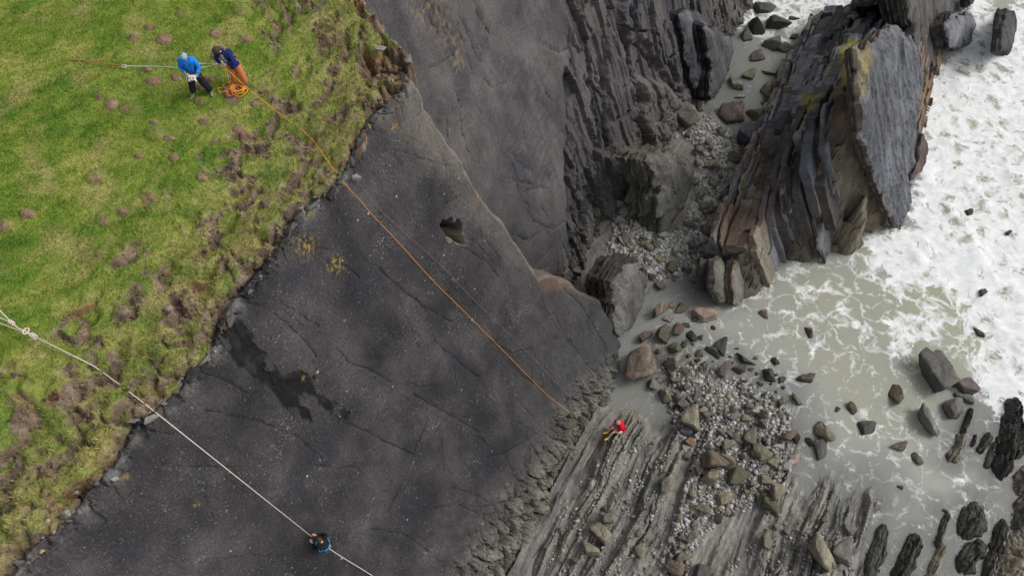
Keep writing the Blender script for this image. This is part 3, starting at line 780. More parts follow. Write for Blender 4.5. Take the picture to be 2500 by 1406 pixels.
t.bump(t.math('MULTIPLY', t.math('ADD', f1n, f2n), t.math('SUBTRACT', 1.0, t.attr('silt', 'Fac'))), 0.8, 0.08)
M_SHORE = t.set(Base_Color=vm.outputs[0], Roughness=0.62, Specular_IOR_Level=0.45)
link('shore_platform', mesh_np('shore_platform', v_, f_, c_, False, {'silt': w_}), M_SHORE, kind='structure')

def shore_z(x, y):
    x, y = np.asarray(x, float), np.asarray(y, float)
    i = np.clip(np.searchsorted(bx, x) - 1, 0, len(bx) - 2); j = np.clip(np.searchsorted(by, y) - 1, 0, len(by) - 2)
    fx, fy = (x - bx[i]) / (bx[i + 1] - bx[i]), (y - by[j]) / (by[j + 1] - by[j])
    return bz[j, i] * (1 - fx) * (1 - fy) + bz[j, i + 1] * fx * (1 - fy) + bz[j + 1, i] * (1 - fx) * fy + bz[j + 1, i + 1] * fx * fy

def on_shore(px, py):
    p = at_z(float(px), float(py), 0.3)
    for _ in range(5):
        z = max(float(shore_z(p[0], p[1])), -0.15); p = at_z(float(px), float(py), z)
    return p

# ------------------------------------------------------------------ sea
sx = axis(1.0, 36, 0.125, -60, 900)
sy = axis(1.5, 46, 0.125, -300, 1200)
WX, WY = np.meshgrid(sx, sy)
wpx, wpy = to_px(np.stack([WX, WY, np.zeros_like(WX)], -1))
near = (WX > 0) & (WX < 40) & (WY > 1) & (WY < 50)
FOAM = [(1.0, 45, [(2350, 590), (2420, 520), (2700, 480), (2700, 1010), (2470, 1010), (2430, 1012), (2402, 960), (2392, 880), (2405, 820), (2360, 770), (2330, 700), (2200, 690), (2120, 640), (2120, 590), (2180, 570), (2240, 540)]),
        (0.89, 45, [(2250, 170), (2330, 130), (2440, 60), (2520, -10), (2700, -100), (2700, 560), (2350, 600), (2230, 560), (2240, 400), (2250, 250)]),
        (0.95, 35, [(2245, 200), (2300, 190), (2345, 300), (2330, 420), (2300, 520), (2225, 560), (2235, 400)]),
        (0.92, 40, [(2330, -30), (2400, -30), (2420, 60), (2480, 130), (2420, 150), (2380, 100)]),
        (0.74, 45, [(1760, -60), (2180, -60), (2190, 60), (2070, 60), (1990, 60), (1965, 150), (1930, 120), (1900, 110), (1840, 90), (1780, 70)]),
        (0.64, 45, [(2070, 600), (2200, 680), (2320, 700), (2400, 850), (2392, 940), (2330, 860), (2240, 770), (2140, 710), (2080, 660)]),
        (0.70, 16, [(1940, 705), (1990, 690), (2045, 705), (2110, 775), (2085, 800), (2030, 745), (1985, 728), (1950, 740)]),
        (0.66, 14, [(1880, 775), (1935, 735), (1930, 790), (1905, 835), (1875, 840), (1890, 800)]),
        (0.80, 16, [(2150, 775), (2200, 770), (2285, 760), (2300, 830), (2245, 835), (2215, 865), (2180, 870), (2175, 820)]),
        (0.62, 16, [(2020, 755), (2080, 765), (2140, 810), (2115, 855), (2085, 815), (2040, 790)]),
        (0.62, 14, [(1900, 640), (1960, 620), (1965, 690), (1910, 720)]), (0.55, 14, [(1955, 835), (2010, 830), (2000, 860), (1965, 855)]),
        (0.62, 20, [(2255, 20), (2300, 0), (2330, 60), (2290, 60)]), (0.66, 14, [(2310, 930), (2390, 925), (2380, 960), (2330, 950)]),
        (0.42, 60, [(1760, 700), (1900, 640), (2080, 650), (2250, 800), (2260, 920), (2060, 900), (1900, 830)]),
        (0.41, 60, [(1680, 800), (1900, 820), (2000, 1000), (1940, 1050), (1800, 950), (1680, 880)]),
        (0.405, 90, [(1960, 1000), (2360, 1000), (2440, 1180), (2480, 1300), (2200, 1330), (1990, 1160)]),
        (0.52, 12, [(2335, 1165), (2345, 1160), (2370, 1210), (2420, 1250), (2460, 1290), (2440, 1290), (2380, 1240), (2345, 1215)])]
fo = np.full(WX.shape, 0.30)
fo[~near] = 0.80
pxn, pyn = wpx[near], wpy[near]
wob = 22 * fbm(WX[near] * 0.8, WY[near] * 0.8, 3, 601)
fn = np.full(pxn.shape, 0.30)
for dens, soft, poly in FOAM:
    s = sdist(pxn, pyn, poly) + wob
    dens = dens - 0.10 * (dens > 0.6)
    fn = np.maximum(fn, 0.30 + (dens - 0.30) * sst(-soft, soft * 0.6, s))
out_n = (pxn > 2560) | (pyn < -70)
fo[near] = np.where(out_n, np.maximum(fn, 0.8), fn)
wdep = np.clip(-np.where(near, shore_z(np.clip(WX, bx[0], bx[-1]), np.clip(WY, by[0], by[-1])), -2.0), -1, 3)
wz_ = np.where(near, 0.015 * fbm(WX * 0.9, WY * 0.9, 3, 611) + sst(0.5, 0.9, fo) * (0.16 * fbm(WX * 0.55, WY * 0.55, 4, 612) + 0.22 * ridged((WX * 0.9 + WY * 0.4) * 0.22, (WY * 0.9 - WX * 0.4) * 0.07, 3, 613) - 0.15), 0)
wz_ = np.maximum(wz_, -0.02)
keep = wdep > -0.22
v_, f_, fo_, dp_ = compact(np.stack([WX, WY, wz_], -1).reshape(-1, 3), grid_faces(len(sy), len(sx), keep), fo.ravel(), wdep.ravel())
t = NT('sea_water')
v0 = t.pos()
wd = t.n('ShaderNodeTexNoise'); wd.inputs['Scale'].default_value = 0.9; wd.inputs['Detail'].default_value = 4; t.l(v0, wd.inputs['Vector'])
ad = t.n('ShaderNodeVectorMath', operation='MULTIPLY_ADD'); t.l(wd.outputs['Color'], ad.inputs[0]); ad.inputs[1].default_value = (1.3, 1.3, 0); t.l(v0, ad.inputs[2])
e1 = t.vor(ad.outputs[0], 0.95, 'DISTANCE_TO_EDGE'); e2 = t.vor(ad.outputs[0], 2.8, 'DISTANCE_TO_EDGE')
l1 = t.ramp(e1, 0.0, 0.40, 1.0, 0.0); l2 = t.ramp(e2, 0.0, 0.36, 1.0, 0.0)
nb = t.noise(ad.outputs[0], 1.6, 6, 0.68); nf = t.noise(ad.outputs[0], 9, 4, 0.7)
lace = t.math('ADD', t.math('MULTIPLY', l1, 0.40), t.math('MULTIPLY', l2, 0.20))
pat = t.math('ADD', lace, t.math('ADD', t.math('MULTIPLY', t.ramp(nb, 0.25, 0.75), 0.32), t.math('MULTIPLY', t.ramp(nf, 0.25, 0.75), 0.16)))
thr = t.math('SUBTRACT', 1.10, t.math('MULTIPLY', t.attr('foam', 'Fac'), 0.77))
fm = t.ramp(t.math('SUBTRACT', pat, thr), -0.07, 0.15)
flk = t.ramp(t.math('ADD', t.noise(v0, 5.5, 3, 0.6), t.math('MULTIPLY', t.attr('foam', 'Fac'), 0.30)), 0.83, 0.86)
fm = t.math('MAXIMUM', fm, t.math('MULTIPLY', flk, t.ramp(t.attr('foam', 'Fac'), 0.32, 0.42)))
deep = t.ramp(t.attr('depth', 'Fac'), 0.0, 0.9)
mur = t.noise(v0, 0.35, 4, 0.6)
wc = t.mixc(deep, (0.30, 0.305, 0.295), t.mixc(t.ramp(mur, 0.35, 0.65), (0.30, 0.315, 0.255), (0.335, 0.335, 0.245)))
fcol = t.mixc(t.ramp(t.noise(ad.outputs[0], 2.2, 5, 0.7), 0.3, 0.65), (0.60, 0.62, 0.61), (0.86, 0.87, 0.87))
c = t.mixc(fm, wc, fcol)
alp = t.math('MAXIMUM', t.ramp(t.attr('depth', 'Fac'), 0.0, 0.38, 0.42, 1.0), fm)
rip = t.noise(v0, 3.5, 4, 0.6)
t.bump(t.math('ADD', t.math('MULTIPLY', rip, 0.6), t.math('MULTIPLY', fm, 0.5)), 0.22, 0.06)
M_SEA = t.set(Base_Color=c, Roughness=t.ramp(fm, 0, 1, 0.22, 0.8), Alpha=alp, IOR=1.33, Specular_IOR_Level=0.35)
link('sea', mesh_np('sea', v_, f_, None, True, {'foam': fo_, 'depth': dp_}), M_SEA, kind='structure')
# ================================================================== ROCKS
def stone_mat(name, rgb, band=0.0, wet=True, var=0.3, sc=1.0):
    t = NT(name)
    ob = t.obj()
    oi = t.n('ShaderNodeObjectInfo')
    n1, n2, n3 = t.noise(ob, 1.6 * sc, 5, 0.65), t.noise(ob, 7 * sc, 4, 0.7), t.noise(ob, 26 * sc, 3, 0.7)
    k = t.math('MULTIPLY', t.ramp(n1, 0.3, 0.7, 0.7, 1.3), t.ramp(n2, 0.3, 0.7, 0.68, 1.32))
    k = t.math('MULTIPLY', k, t.ramp(n3, 0.3, 0.7, 0.75, 1.25))
    k = t.math('MULTIPLY', k, t.ramp(oi.outputs['Random'], 0, 1, 1 - var, 1 + var))
    if band:
        bv = t.noise(t.scale(ob, (0.6, 0.6, 7.0)), 1.5, 3, 0.5)
        k = t.math('MULTIPLY', k, t.ramp(bv, 0.35, 0.65, 1 - band, 1 + band * 0.6))
    if wet:
        sp = t.n('ShaderNodeSeparateXYZ'); t.l(t.pos(), sp.inputs[0])
        wl = t.math('ADD', sp.outputs['Z'], t.ramp(n2, 0.3, 0.7, -0.08, 0.08))
        k = t.math('MULTIPLY', k, t.ramp(wl, 0.02, 0.16, 0.38, 1.0))
        rg = t.ramp(wl, 0.02, 0.2, 0.35, 0.78)
    else:
        rg = 0.8
    hue = t.mixc(t.ramp(t.noise(ob, 2.6 * sc, 3, 0.6), 0.45, 0.7, 0, 0.6), rgb, (rgb[0] * 1.15, rgb[1] * 0.95, rgb[2] * 0.72))
    vm = t.n('ShaderNodeVectorMath', operation='SCALE'); t.l(hue, vm.inputs[0]); t.l(k, vm.inputs['Scale'])
    t.bump(t.math('ADD', n2, t.math('MULTIPLY', n3, 0.5)), 0.7, 0.06)
    return t.set(Base_Color=vm.outputs[0], Roughness=rg, Specular_IOR_Level=0.4)

TONE = {k: stone_mat('stone_' + k, c, b) for k, c, b in (
    ('grey', (0.155, 0.152, 0.140), 0.2), ('dark', (0.062, 0.060, 0.056), 0.2), ('tan', (0.215, 0.200, 0.150), 0.3), ('pale', (0.33, 0.325, 0.305), 0.1),
    ('brown', (0.150, 0.120, 0.092), 0.4), ('rust', (0.23, 0.150, 0.105), 0.3), ('slate', (0.105, 0.112, 0.135), 0.1), ('moss', (0.115, 0.112, 0.075), 0.2),
    ('pink', (0.27, 0.215, 0.185), 0.2), ('purple', (0.135, 0.110, 0.112), 0.2))}

def ico(sub):
    bm = bmesh.new(); bmesh.ops.create_icosphere(bm, subdivisions=sub, radius=1)
    v = np.array([x.co[:] for x in bm.verts]); f = np.array([[q.index for q in x.verts] for x in bm.faces]); bm.free(); return v, f
ICO = {k: ico(k) for k in (1, 2, 3, 4)}

def rock_shape(sub, seed, planes=12, round_=0.10, noise=0.06, squash=(1, 1, 1)):
    r_ = np.random.default_rng(seed)
    d, f = ICO[sub]
    nr = r_.normal(size=(planes, 3)); nr /= np.linalg.norm(nr, axis=1)[:, None]
    nr = np.vstack([nr, [[0, 0, 1], [0, 0, -1]]])
    h = np.append(r_.uniform(0.52, 0.95, planes), [r_.uniform(0.6, 0.85), 0.7])
    q = d @ nr.T
    rr = np.where(q > 0.05, h / np.maximum(q, 0.05), 9)
    k = 1 / max(round_, 0.02)
    r = -np.log(np.exp(-k * np.minimum(rr, 3)).sum(1)) / k
    v = d * r[:, None]
    v = v + d * (fb3(v * 2.3, 3, seed) * noise + fb3(v * 7, 2, seed + 5) * noise * 0.4)[:, None]
    v = v / np.abs(v).max(0)
    return v * np.array(squash), f

def rock_mesh(name, sub, seed, **kw):
    v, f = rock_shape(sub, seed, **kw)
    return mesh_np(name, v, f, None, sub < 4 and False)

BOULD = [rock_mesh('boulder_mesh', 4, 900 + i, planes=random.choice((7, 8, 10)), round_=random.choice((0.022, 0.03, 0.045)), noise=0.08) for i in range(16)]
COBB = [rock_mesh('cobble_mesh', 3, 950 + i, planes=random.choice((7, 9, 12)), round_=random.choice((0.03, 0.05, 0.09)), noise=0.06) for i in range(12)]
for m_ in BOULD + COBB:
    m_.polygons.foreach_set('use_smooth', np.ones(len(m_.polygons), bool))

_mats = {}
def toned(me, tone):
    k = (me.name, tone)
    if k not in _mats:
        c = me.copy(); c.materials.clear(); c.materials.append(TONE[tone]); _mats[k] = c
    return _mats[k]

def px_scale(p):
    return (p[1] * CP - (p[2] - CAMZ) * SP) / F_PX        # metres per photo pixel

def boulder(px, py, w, h, tone, label, name='boulder', cat='boulder', group=None, me=None, zf=0.68, sink=0.22, tilt=12, rz=None):
    p = on_shore(px, py + h * 0.22)
    s = px_scale(p)
    hx, hy = w * s * 0.62, h * s * 0.62
    hz = max(min(hx, hy) * zf * 1.25, 0.05)
    o = link(name, toned(me or random.choice(BOULD), tone), None, None, label, cat, group)
    z = max(float(shore_z(p[0], p[1])), -0.35)
    if z < 0: z = max(z, -hz * 0.9)
    o.location = (p[0], p[1], z + hz * (1 - sink))
    o.scale = (hx, hy, hz)
    a = random.choice((0, 180)) + random.uniform(-10, 10) if rz is None else rz
    o.rotation_euler = (R(random.uniform(-tilt, tilt)), R(random.uniform(-tilt, tilt)), R(a))
    return o

G_IN, G_GU, G_BE, G_SH, G_SE = 'boulders in the upper inlet', 'boulders in the gully', 'boulders on the beach', 'boulders in the shallows', 'rocks standing in the sea'
BL = [
 (1895, 60, 56, 46, 'dark', 'blunt square dark boulder standing in the foam at the inlet mouth', G_IN), (1836, 60, 50, 52, 'dark', 'tall ridged dark boulder just left of the blunt square one in the foam', G_IN),
 (1790, 58, 40, 24, 'dark', 'low dark boulder against the cliff foot at the foamy inlet', G_IN), (1815, 84, 38, 32, 'grey', 'grey boulder below the ridged dark boulder at the inlet', G_IN),
 (1877, 106, 40, 40, 'grey', 'grey rounded boulder where the foam ends and the pool begins', G_IN), (1916, 118, 46, 32, 'grey', 'wide grey boulder leaning against the foot of the stack', G_IN),
 (1921, 150, 44, 42, 'grey', 'grey boulder on the pool shore touching the rock stack', G_IN), (1848, 136, 38, 28, 'purple', 'purplish stone at the upper end of the grey pool', G_IN),
 (1935, 48, 28, 18, 'dark', 'small dark stone right of the blunt square boulder in foam', G_IN), (1808, 20, 26, 32, 'dark', 'dark upright stone nearest the cliff at the top of the inlet', G_IN),
 (1860, 22, 54, 30, 'dark', 'weed-black low rock awash above the ridged boulder', G_IN), (1934, 95, 28, 20, 'brown', 'small brown boulder awash in foam beside the stack', G_IN),
 (1797, 205, 30, 38, 'tan', 'tan boulder on the left bank of the grey pool', G_IN), (1825, 184, 34, 26, 'tan', 'pale striped boulder lying next to the tan one in the pool', G_IN),
 (1863, 217, 42, 48, 'tan', 'tall tan boulder standing in the middle of the grey pool', G_IN), (1876, 181, 42, 18, 'grey', 'flat wave-washed stone barely above the grey pool', G_IN),
 (1910, 201, 22, 12, 'pale', 'small pale flat stone in the grey pool near the stack', G_IN), (1800, 276, 78, 62, 'pink', 'big pink-topped block at the lower end of the grey pool', G_IN),
 (1845, 278, 38, 46, 'tan', 'tan block wedged against the right of the pink-topped block', G_IN), (1812, 330, 64, 56, 'slate', 'dark slate wedge lying below the pink-topped block', G_IN),
 (1672, 284, 60, 58, 'grey', 'rounded grey boulder against the cliff foot above the gully', G_IN), (1714, 256, 24, 42, 'tan', 'upright tan pillar-like stone beside the rounded grey boulder', G_IN),
 (1683, 326, 16, 26, 'rust', 'small orange-brown stone among the upper gully pebbles', G_GU), (1806, 240, 26, 16, 'pale', 'flat pale stone in the pool above the pink-topped block', G_IN),
 (1885, 240, 30, 22, 'grey', 'grey stone at the pool edge under the stack side', G_IN), (1785, 378, 46, 34, 'tan', 'tan boulder at the gully head beside the rock stack', G_GU),
 (1702, 437, 34, 28, 'pale', 'flat pale block in the gully right of the fin', G_GU), (1728, 408, 34, 24, 'tan', 'flat tan block in the upper gully near the stack', G_GU), (1713, 472, 30, 26, 'tan', 'tan block midway down the gully', G_GU),
 (1608, 594, 27, 25, 'pale', 'round pale boulder alone in the middle of the gully pebbles', G_GU), (1515, 586, 22, 22, 'pale', 'pale round boulder on the left of the gully pebbles', G_GU),
 (1680, 545, 24, 20, 'tan', 'small tan boulder right of the tip of the fin', G_GU), (1664, 560, 26, 14, 'pale', 'flat pale stone under the tip of the fin', G_GU),
 (1632, 648, 36, 30, 'moss', 'greenish veined boulder at the lower edge of the gully pebbles', G_GU), (1598, 676, 26, 20, 'moss', 'round greenish boulder at the pool below the gully', G_GU), (1610, 697, 24, 28, 'tan', 'striped greenish boulder at the edge of the lower pool', G_GU),
 (1452, 706, 56, 44, 'grey', 'pale wedge-shaped slab jammed in the cleft at the cliff foot', G_GU), (1562, 640, 22, 20, 'pale', 'pale boulder above the lower fin of rock', G_GU), (1605, 632, 26, 22, 'tan', 'tan cobble-like boulder above the greenish boulder', G_GU),
 (1603, 758, 42, 42, 'brown', 'brown furrowed boulder in the lower pool right of the fin', G_SH), (1630, 777, 24, 18, 'pale', 'small pale block right of the furrowed boulder', G_SH), (1663, 752, 28, 24, 'moss', 'mossy boulder behind the small pale block', G_SH),
 (1640, 745, 18, 16, 'pink', 'little pink block in the lower pool', G_SH), (1714, 767, 56, 44, 'pink', 'pinkish flat-topped boulder at the mouth of the lower pool', G_SH), (1690, 776, 26, 26, 'moss', 'dark mossy stone under the pinkish flat-topped boulder', G_SH),
 (1607, 813, 42, 38, 'moss', 'rounded greenish boulder above the boulder field', G_SH), (1655, 804, 28, 30, 'brown', 'brown boulder right of the rounded greenish one', G_SH), (1568, 823, 40, 28, 'brown', 'low brown boulder at the foot of the lower fin', G_SH),
 (1687, 820, 26, 30, 'dark', 'dark striped stone in the shallows of the boulder field', G_SH), (1647, 848, 30, 30, 'moss', 'smooth olive boulder amid the upper boulder field', G_BE), (1562, 878, 80, 76, 'brown', 'largest brown layered boulder at the foot of the slab', G_BE),
 (1642, 890, 36, 36, 'tan', 'olive tan boulder right of the largest brown boulder', G_BE), (1673, 901, 26, 22, 'tan', 'small yellowish boulder right of the olive tan one', G_BE), (1707, 860, 20, 18, 'brown', 'small brown block alone in the shallows', G_SH),
 (1738, 856, 34, 30, 'moss', 'wet mossy block with a white vein in the shallows', G_SH), (1758, 840, 28, 42, 'dark', 'upright dark block against the veined mossy block', G_SH), (1814, 876, 32, 36, 'dark', 'dark wet boulder in mid shallows', G_SH),
 (1833, 886, 16, 18, 'dark', 'little dark stone touching the dark wet boulder', G_SH), (1801, 897, 32, 24, 'moss', 'low black-green stone in mid shallows', G_SH), (1868, 908, 42, 44, 'dark', 'black pyramid-shaped boulder in the shallows', G_SH),
 (1762, 905, 34, 52, 'purple', 'reddish black tilted slab in the shallows', G_SH), (1888, 879, 22, 26, 'dark', 'sunken dark stone behind the black pyramid boulder', G_SH), (1907, 921, 20, 22, 'dark', 'small dark stone right of the black pyramid boulder', G_SH),
 (1962, 926, 42, 30, 'brown', 'flat brown triangular rock awash right of the black pyramid', G_SE), (1978, 809, 34, 44, 'purple', 'lone purple-brown rock in olive water below the stack', G_SE), (1862, 762, 22, 28, 'brown', 'small pointed rock awash just below the stack', G_SE),
 (1594, 939, 28, 34, 'grey', 'flat green-grey block at the edge of the greenish pool', G_BE), (1618, 956, 36, 44, 'tan', 'cracked tan boulder at the edge of the greenish pool', G_BE), (1645, 926, 26, 28, 'tan', 'tan boulder above the cracked tan one', G_BE),
 (1701, 957, 28, 34, 'grey', 'long grey block in the middle boulder field', G_BE), (1737, 950, 24, 20, 'tan', 'little tan boulder on the seaward side of the boulder field', G_BE), (1667, 981, 28, 34, 'grey', 'grey cleft boulder in the middle boulder field', G_BE),
 (1690, 976, 26, 22, 'grey', 'grey boulder right of the cleft boulder', G_BE), (1711, 986, 24, 20, 'grey', 'smooth grey boulder beside the pebbles', G_BE), (1712, 1003, 28, 20, 'tan', 'low tan boulder beneath the smooth grey one', G_BE),
 (1682, 1020, 44, 50, 'tan', 'big angular tan block right of the climber in red', G_BE), (1674, 1048, 32, 28, 'slate', 'blue-grey slate boulder below the big angular tan block', G_BE), (1684, 1074, 24, 22, 'rust', 'reddish brick-shaped stone below the slate boulder', G_BE),
 (1677, 1114, 26, 24, 'grey', 'nearly spherical grey boulder with small stones around it', G_BE), (1840, 1003, 26, 26, 'pale', 'round pale boulder at the waterline', G_BE), (1868, 1009, 40, 28, 'grey', 'speckled oblong grey boulder at the waterline', G_BE),
 (1903, 980, 36, 28, 'brown', 'brown rounded boulder in the shallows off the beach', G_SH), (1938, 971, 30, 30, 'moss', 'dark green boulder farthest out from the beach', G_SH), (1820, 1022, 28, 24, 'tan', 'yellow-brown boulder left of the oblong grey one', G_BE),
 (1785, 1018, 30, 24, 'grey', 'grey boulder with white veins near the waterline', G_BE), (1828, 1064, 34, 40, 'tan', 'squarish olive block in the lower boulder field', G_BE), (1915, 1066, 40, 36, 'brown', 'brown veined boulder at the edge of the water', G_BE),
 (1896, 1086, 28, 18, 'pale', 'flat pale boulder below the brown veined one', G_BE), (1940, 1060, 22, 32, 'dark', 'dark upright stone at the edge of the water', G_BE), (1855, 1101, 48, 38, 'tan', 'wide flat tan boulder in the lower boulder field', G_BE),
 (1770, 1120, 42, 40, 'tan', 'pale tan boulder leaning on the big brown cube', G_BE), (1740, 1125, 56, 54, 'brown', 'big brown cube-shaped boulder in the lower boulder field', G_BE), (1776, 1080, 38, 32, 'tan', 'tan dome-like boulder above the big brown cube', G_BE),
 (1936, 1121, 26, 22, 'pink', 'pinkish boulder by the water above the smooth egg-shaped one', G_BE), (1917, 1140, 38, 32, 'pale', 'smooth egg-shaped pale boulder by the water', G_BE), (1885, 1126, 30, 24, 'tan', 'tan boulder left of the smooth egg-shaped one', G_BE),
 (1795, 1160, 50, 42, 'moss', 'dark green-sided boulder amid pale pebbles', G_BE), (2006, 1050, 40, 54, 'tan', 'tall tan wedge boulder standing in grey water', G_SE), (1998, 1092, 32, 48, 'grey', 'striped grey boulder against the tall tan wedge', G_SE),
 (1975, 1077, 22, 24, 'dark', 'dark sunken stone left of the striped grey boulder', G_SE), (1628, 1174, 34, 34, 'tan', 'pale green cube alone on the rock platform', G_BE), (1730, 1166, 36, 38, 'tan', 'tan block on the pebbles left of the dark green boulder', G_BE),
 (1866, 1170, 30, 36, 'tan', 'olive boulder beside the tall ribbed boulder', G_BE), (1893, 1186, 38, 54, 'tan', 'tall ribbed tan boulder near the lower water edge', G_BE), (1874, 1221, 34, 42, 'moss', 'olive green boulder below the tall ribbed one', G_BE),
 (1763, 1215, 38, 30, 'tan', 'flat veined boulder amid the lower pebbles', G_BE), (1786, 1207, 26, 20, 'grey', 'grey block touching the flat veined boulder', G_BE), (1720, 1243, 38, 28, 'tan', 'low tan boulder at the foot of the pebble bank', G_BE),
 (1690, 1300, 34, 36, 'tan', 'triangular tan boulder on the pebble strip', G_BE), (1645, 1376, 46, 44, 'brown', 'brown faceted boulder at the bottom of the pebble strip', G_BE), (1667, 1350, 36, 34, 'tan', 'ribbed tan boulder above the brown faceted one', G_BE),
 (1712, 1392, 40, 36, 'grey', 'grey boulder cut by the bottom edge of the picture', G_BE), (1861, 1310, 34, 44, 'tan', 'smooth olive boulder right of the long stone fin', G_BE), (1985, 1328, 86, 80, 'tan', 'largest tan boulder on the lower platform with a cracked corner', G_BE),
 (2047, 1342, 50, 52, 'grey', 'grey boulder propped against the largest tan boulder', G_BE), (2020, 1378, 34, 30, 'moss', 'greenish stone beneath the propped grey boulder', G_BE), (1481, 1265, 38, 42, 'tan', 'olive boulder topmost of three blocks in the sandy channel', G_BE),
 (1473, 1306, 56, 48, 'tan', 'blocky pale green boulder, biggest of three in the channel', G_BE), (1443, 1336, 40, 34, 'tan', 'rounded boulder lowest of three blocks in the channel', G_BE), (1400, 1361, 22, 22, 'grey', 'small round grey boulder alone in the sandy channel', G_BE),
 (1562, 1334, 24, 36, 'tan', 'oval pale boulder on the ribbed rock', G_BE), (2068, 1290, 30, 32, 'grey', 'pale bluish block on the seaward rib of the platform', G_BE), (2010, 1268, 18, 20, 'tan', 'small tan block above the largest tan boulder', G_BE),
 (2190, 956, 42, 62, 'brown', 'pointed dark brown rock left of the largest sea boulder', G_SE),
 (2250, 1013, 64, 72, 'grey', 'cleft grey block below the largest sea boulder', G_SE), (2320, 996, 48, 42, 'grey', 'squarish grey rock right of the cleft block', G_SE), (2352, 935, 58, 48, 'purple', 'wave-swept rock right of the largest sea boulder', G_SE),
 (2345, 968, 40, 26, 'grey', 'flat grey rock between the wave-swept and squarish rocks', G_SE), (2110, 1041, 44, 34, 'dark', 'dark hump-backed rock in the lagoon', G_SE), (2078, 994, 32, 28, 'brown', 'brown half-sunk rock in the lagoon', G_SE),
 (2042, 1000, 12, 12, 'brown', 'tiny brown rock in the lagoon', G_SE), (2190, 1088, 38, 20, 'brown', 'flat brown rock lying low in the lagoon', G_SE), (2233, 1116, 30, 28, 'tan', 'yellow-ended block in the lagoon', G_SE),
 (2396, 710, 22, 26, 'dark', 'dark rock breaking through the white surf', G_SE), (2362, 520, 22, 16, 'dark', 'uppermost dark rock showing through the surf', G_SE), (2388, 810, 18, 30, 'dark', 'lowest dark rock showing through the surf', G_SE), (2456, 572, 18, 18, 'dark', 'small rock in the surf near the right edge', G_SE),
 (2192, 1187, 14, 12, 'dark', 'small dark rock tip in mid lagoon', G_SE), (2307, 1245, 14, 18, 'brown', 'little brown rock above the long ribs', G_SE)]
for i, b in enumerate(BL):
    boulder(*b[:6], group=b[6], zf=0.66 if b[2] > 34 else 0.55)
# the largest sea boulder: a tabular block
o = boulder(2283, 915, 112, 96, 'grey', 'largest flat-topped grey boulder standing in the sea', group=G_SE, zf=0.45, sink=0.1, rz=-32, tilt=6)

# ---- shared-label cobbles
PEB_G = [(1485, 500), (1500, 560), (1480, 610), (1560, 640), (1600, 690), (1650, 690), (1700, 650), (1740, 560), (1790, 460), (1815, 380), (1790, 335), (1740, 300), (1695, 320), (1705, 450), (1665, 560), (1630, 575), (1590, 515), (1560, 490), (1510, 480)]
PEB_B = [(1600, 900), (1700, 880), (1800, 920), (1920, 980), (1940, 1080), (1925, 1200), (1850, 1235), (1760, 1265), (1700, 1340), (1660, 1420), (1600, 1420), (1650, 1250), (1690, 1130), (1650, 1060), (1625, 1000)]
PEB_U = [(1640, 290), (1730, 285), (1795, 330), (1750, 360), (1650, 345)]
PEB_S = [(1730, 700), (1690, 690), (1720, 640), (1740, 700), (1720, 740)]
def scatter(poly, n, seed):
    r_ = np.random.default_rng(seed); a = np.array(poly); out = []
    while len(out) < n:
        q = r_.uniform(a.min(0), a.max(0), (n * 3, 2))
        q = q[inpoly(q[:, 0], q[:, 1], poly)]
        out += [tuple(x) for x in q]
    return out[:n]
BIGS = np.array([(b[0], b[1], max(b[2], b[3])) for b in BL], float)
def clear(x, y, m=0.5):
    return not (np.hypot(BIGS[:, 0] - x, BIGS[:, 1] - y) < BIGS[:, 2] * m).any()
def cobbles(poly, n, seed, lo, hi, tones, label, group):
    k = 0
    for (x, y) in scatter(poly, n * 2, seed):
        if k >= n: break
        if not clear(x, y, 0.55): continue
        w_ = lo + (hi - lo) * random.random() ** 1.7
        tn = random.choice(tones)
        boulder(x, y, w_, w_ * random.uniform(0.65, 1.0), tn, label.replace('COL', {'pale': 'pale grey', 'moss': 'olive', 'grey': 'mid grey'}.get(tn, tn)), 'cobble', 'cobble', group, random.choice(COBB), 0.6, 0.25, 20, random.uniform(0, 360))
        k += 1
cobbles(PEB_G, 120, 1, 9, 32, ('pale', 'pale', 'tan', 'grey', 'pale'), 'COL angular cobble among the pale pebbles of the gully', 'cobbles in the gully')
cobbles(PEB_B, 150, 2, 10, 26, ('tan', 'grey', 'grey', 'pale', 'tan', 'dark'), 'COL cobble among the pebbles of the lower beach', 'cobbles on the lower beach')
cobbles([(1560, 790), (1700, 770), (1800, 850), (1900, 900), (1930, 980), (1800, 960), (1700, 900), (1600, 860)], 40, 3, 8, 18, ('dark', 'brown', 'moss'), 'wet COL cobble half sunk in the shallows off the boulder field', 'cobbles in the shallows')

PEB_P = [(1300, 1380), (1420, 1150), (1520, 1080), (1640, 1080), (1640, 1250), (1600, 1400), (1760, 1400), (1900, 1250), (1960, 1280), (2060, 1300), (2090, 1400), (1400, 1420)]
cobbles(PEB_P, 46, 4, 8, 18, ('tan', 'grey', 'pale'), 'COL stray cobble lying on the ribbed rock platform', 'stray cobbles on the platform')
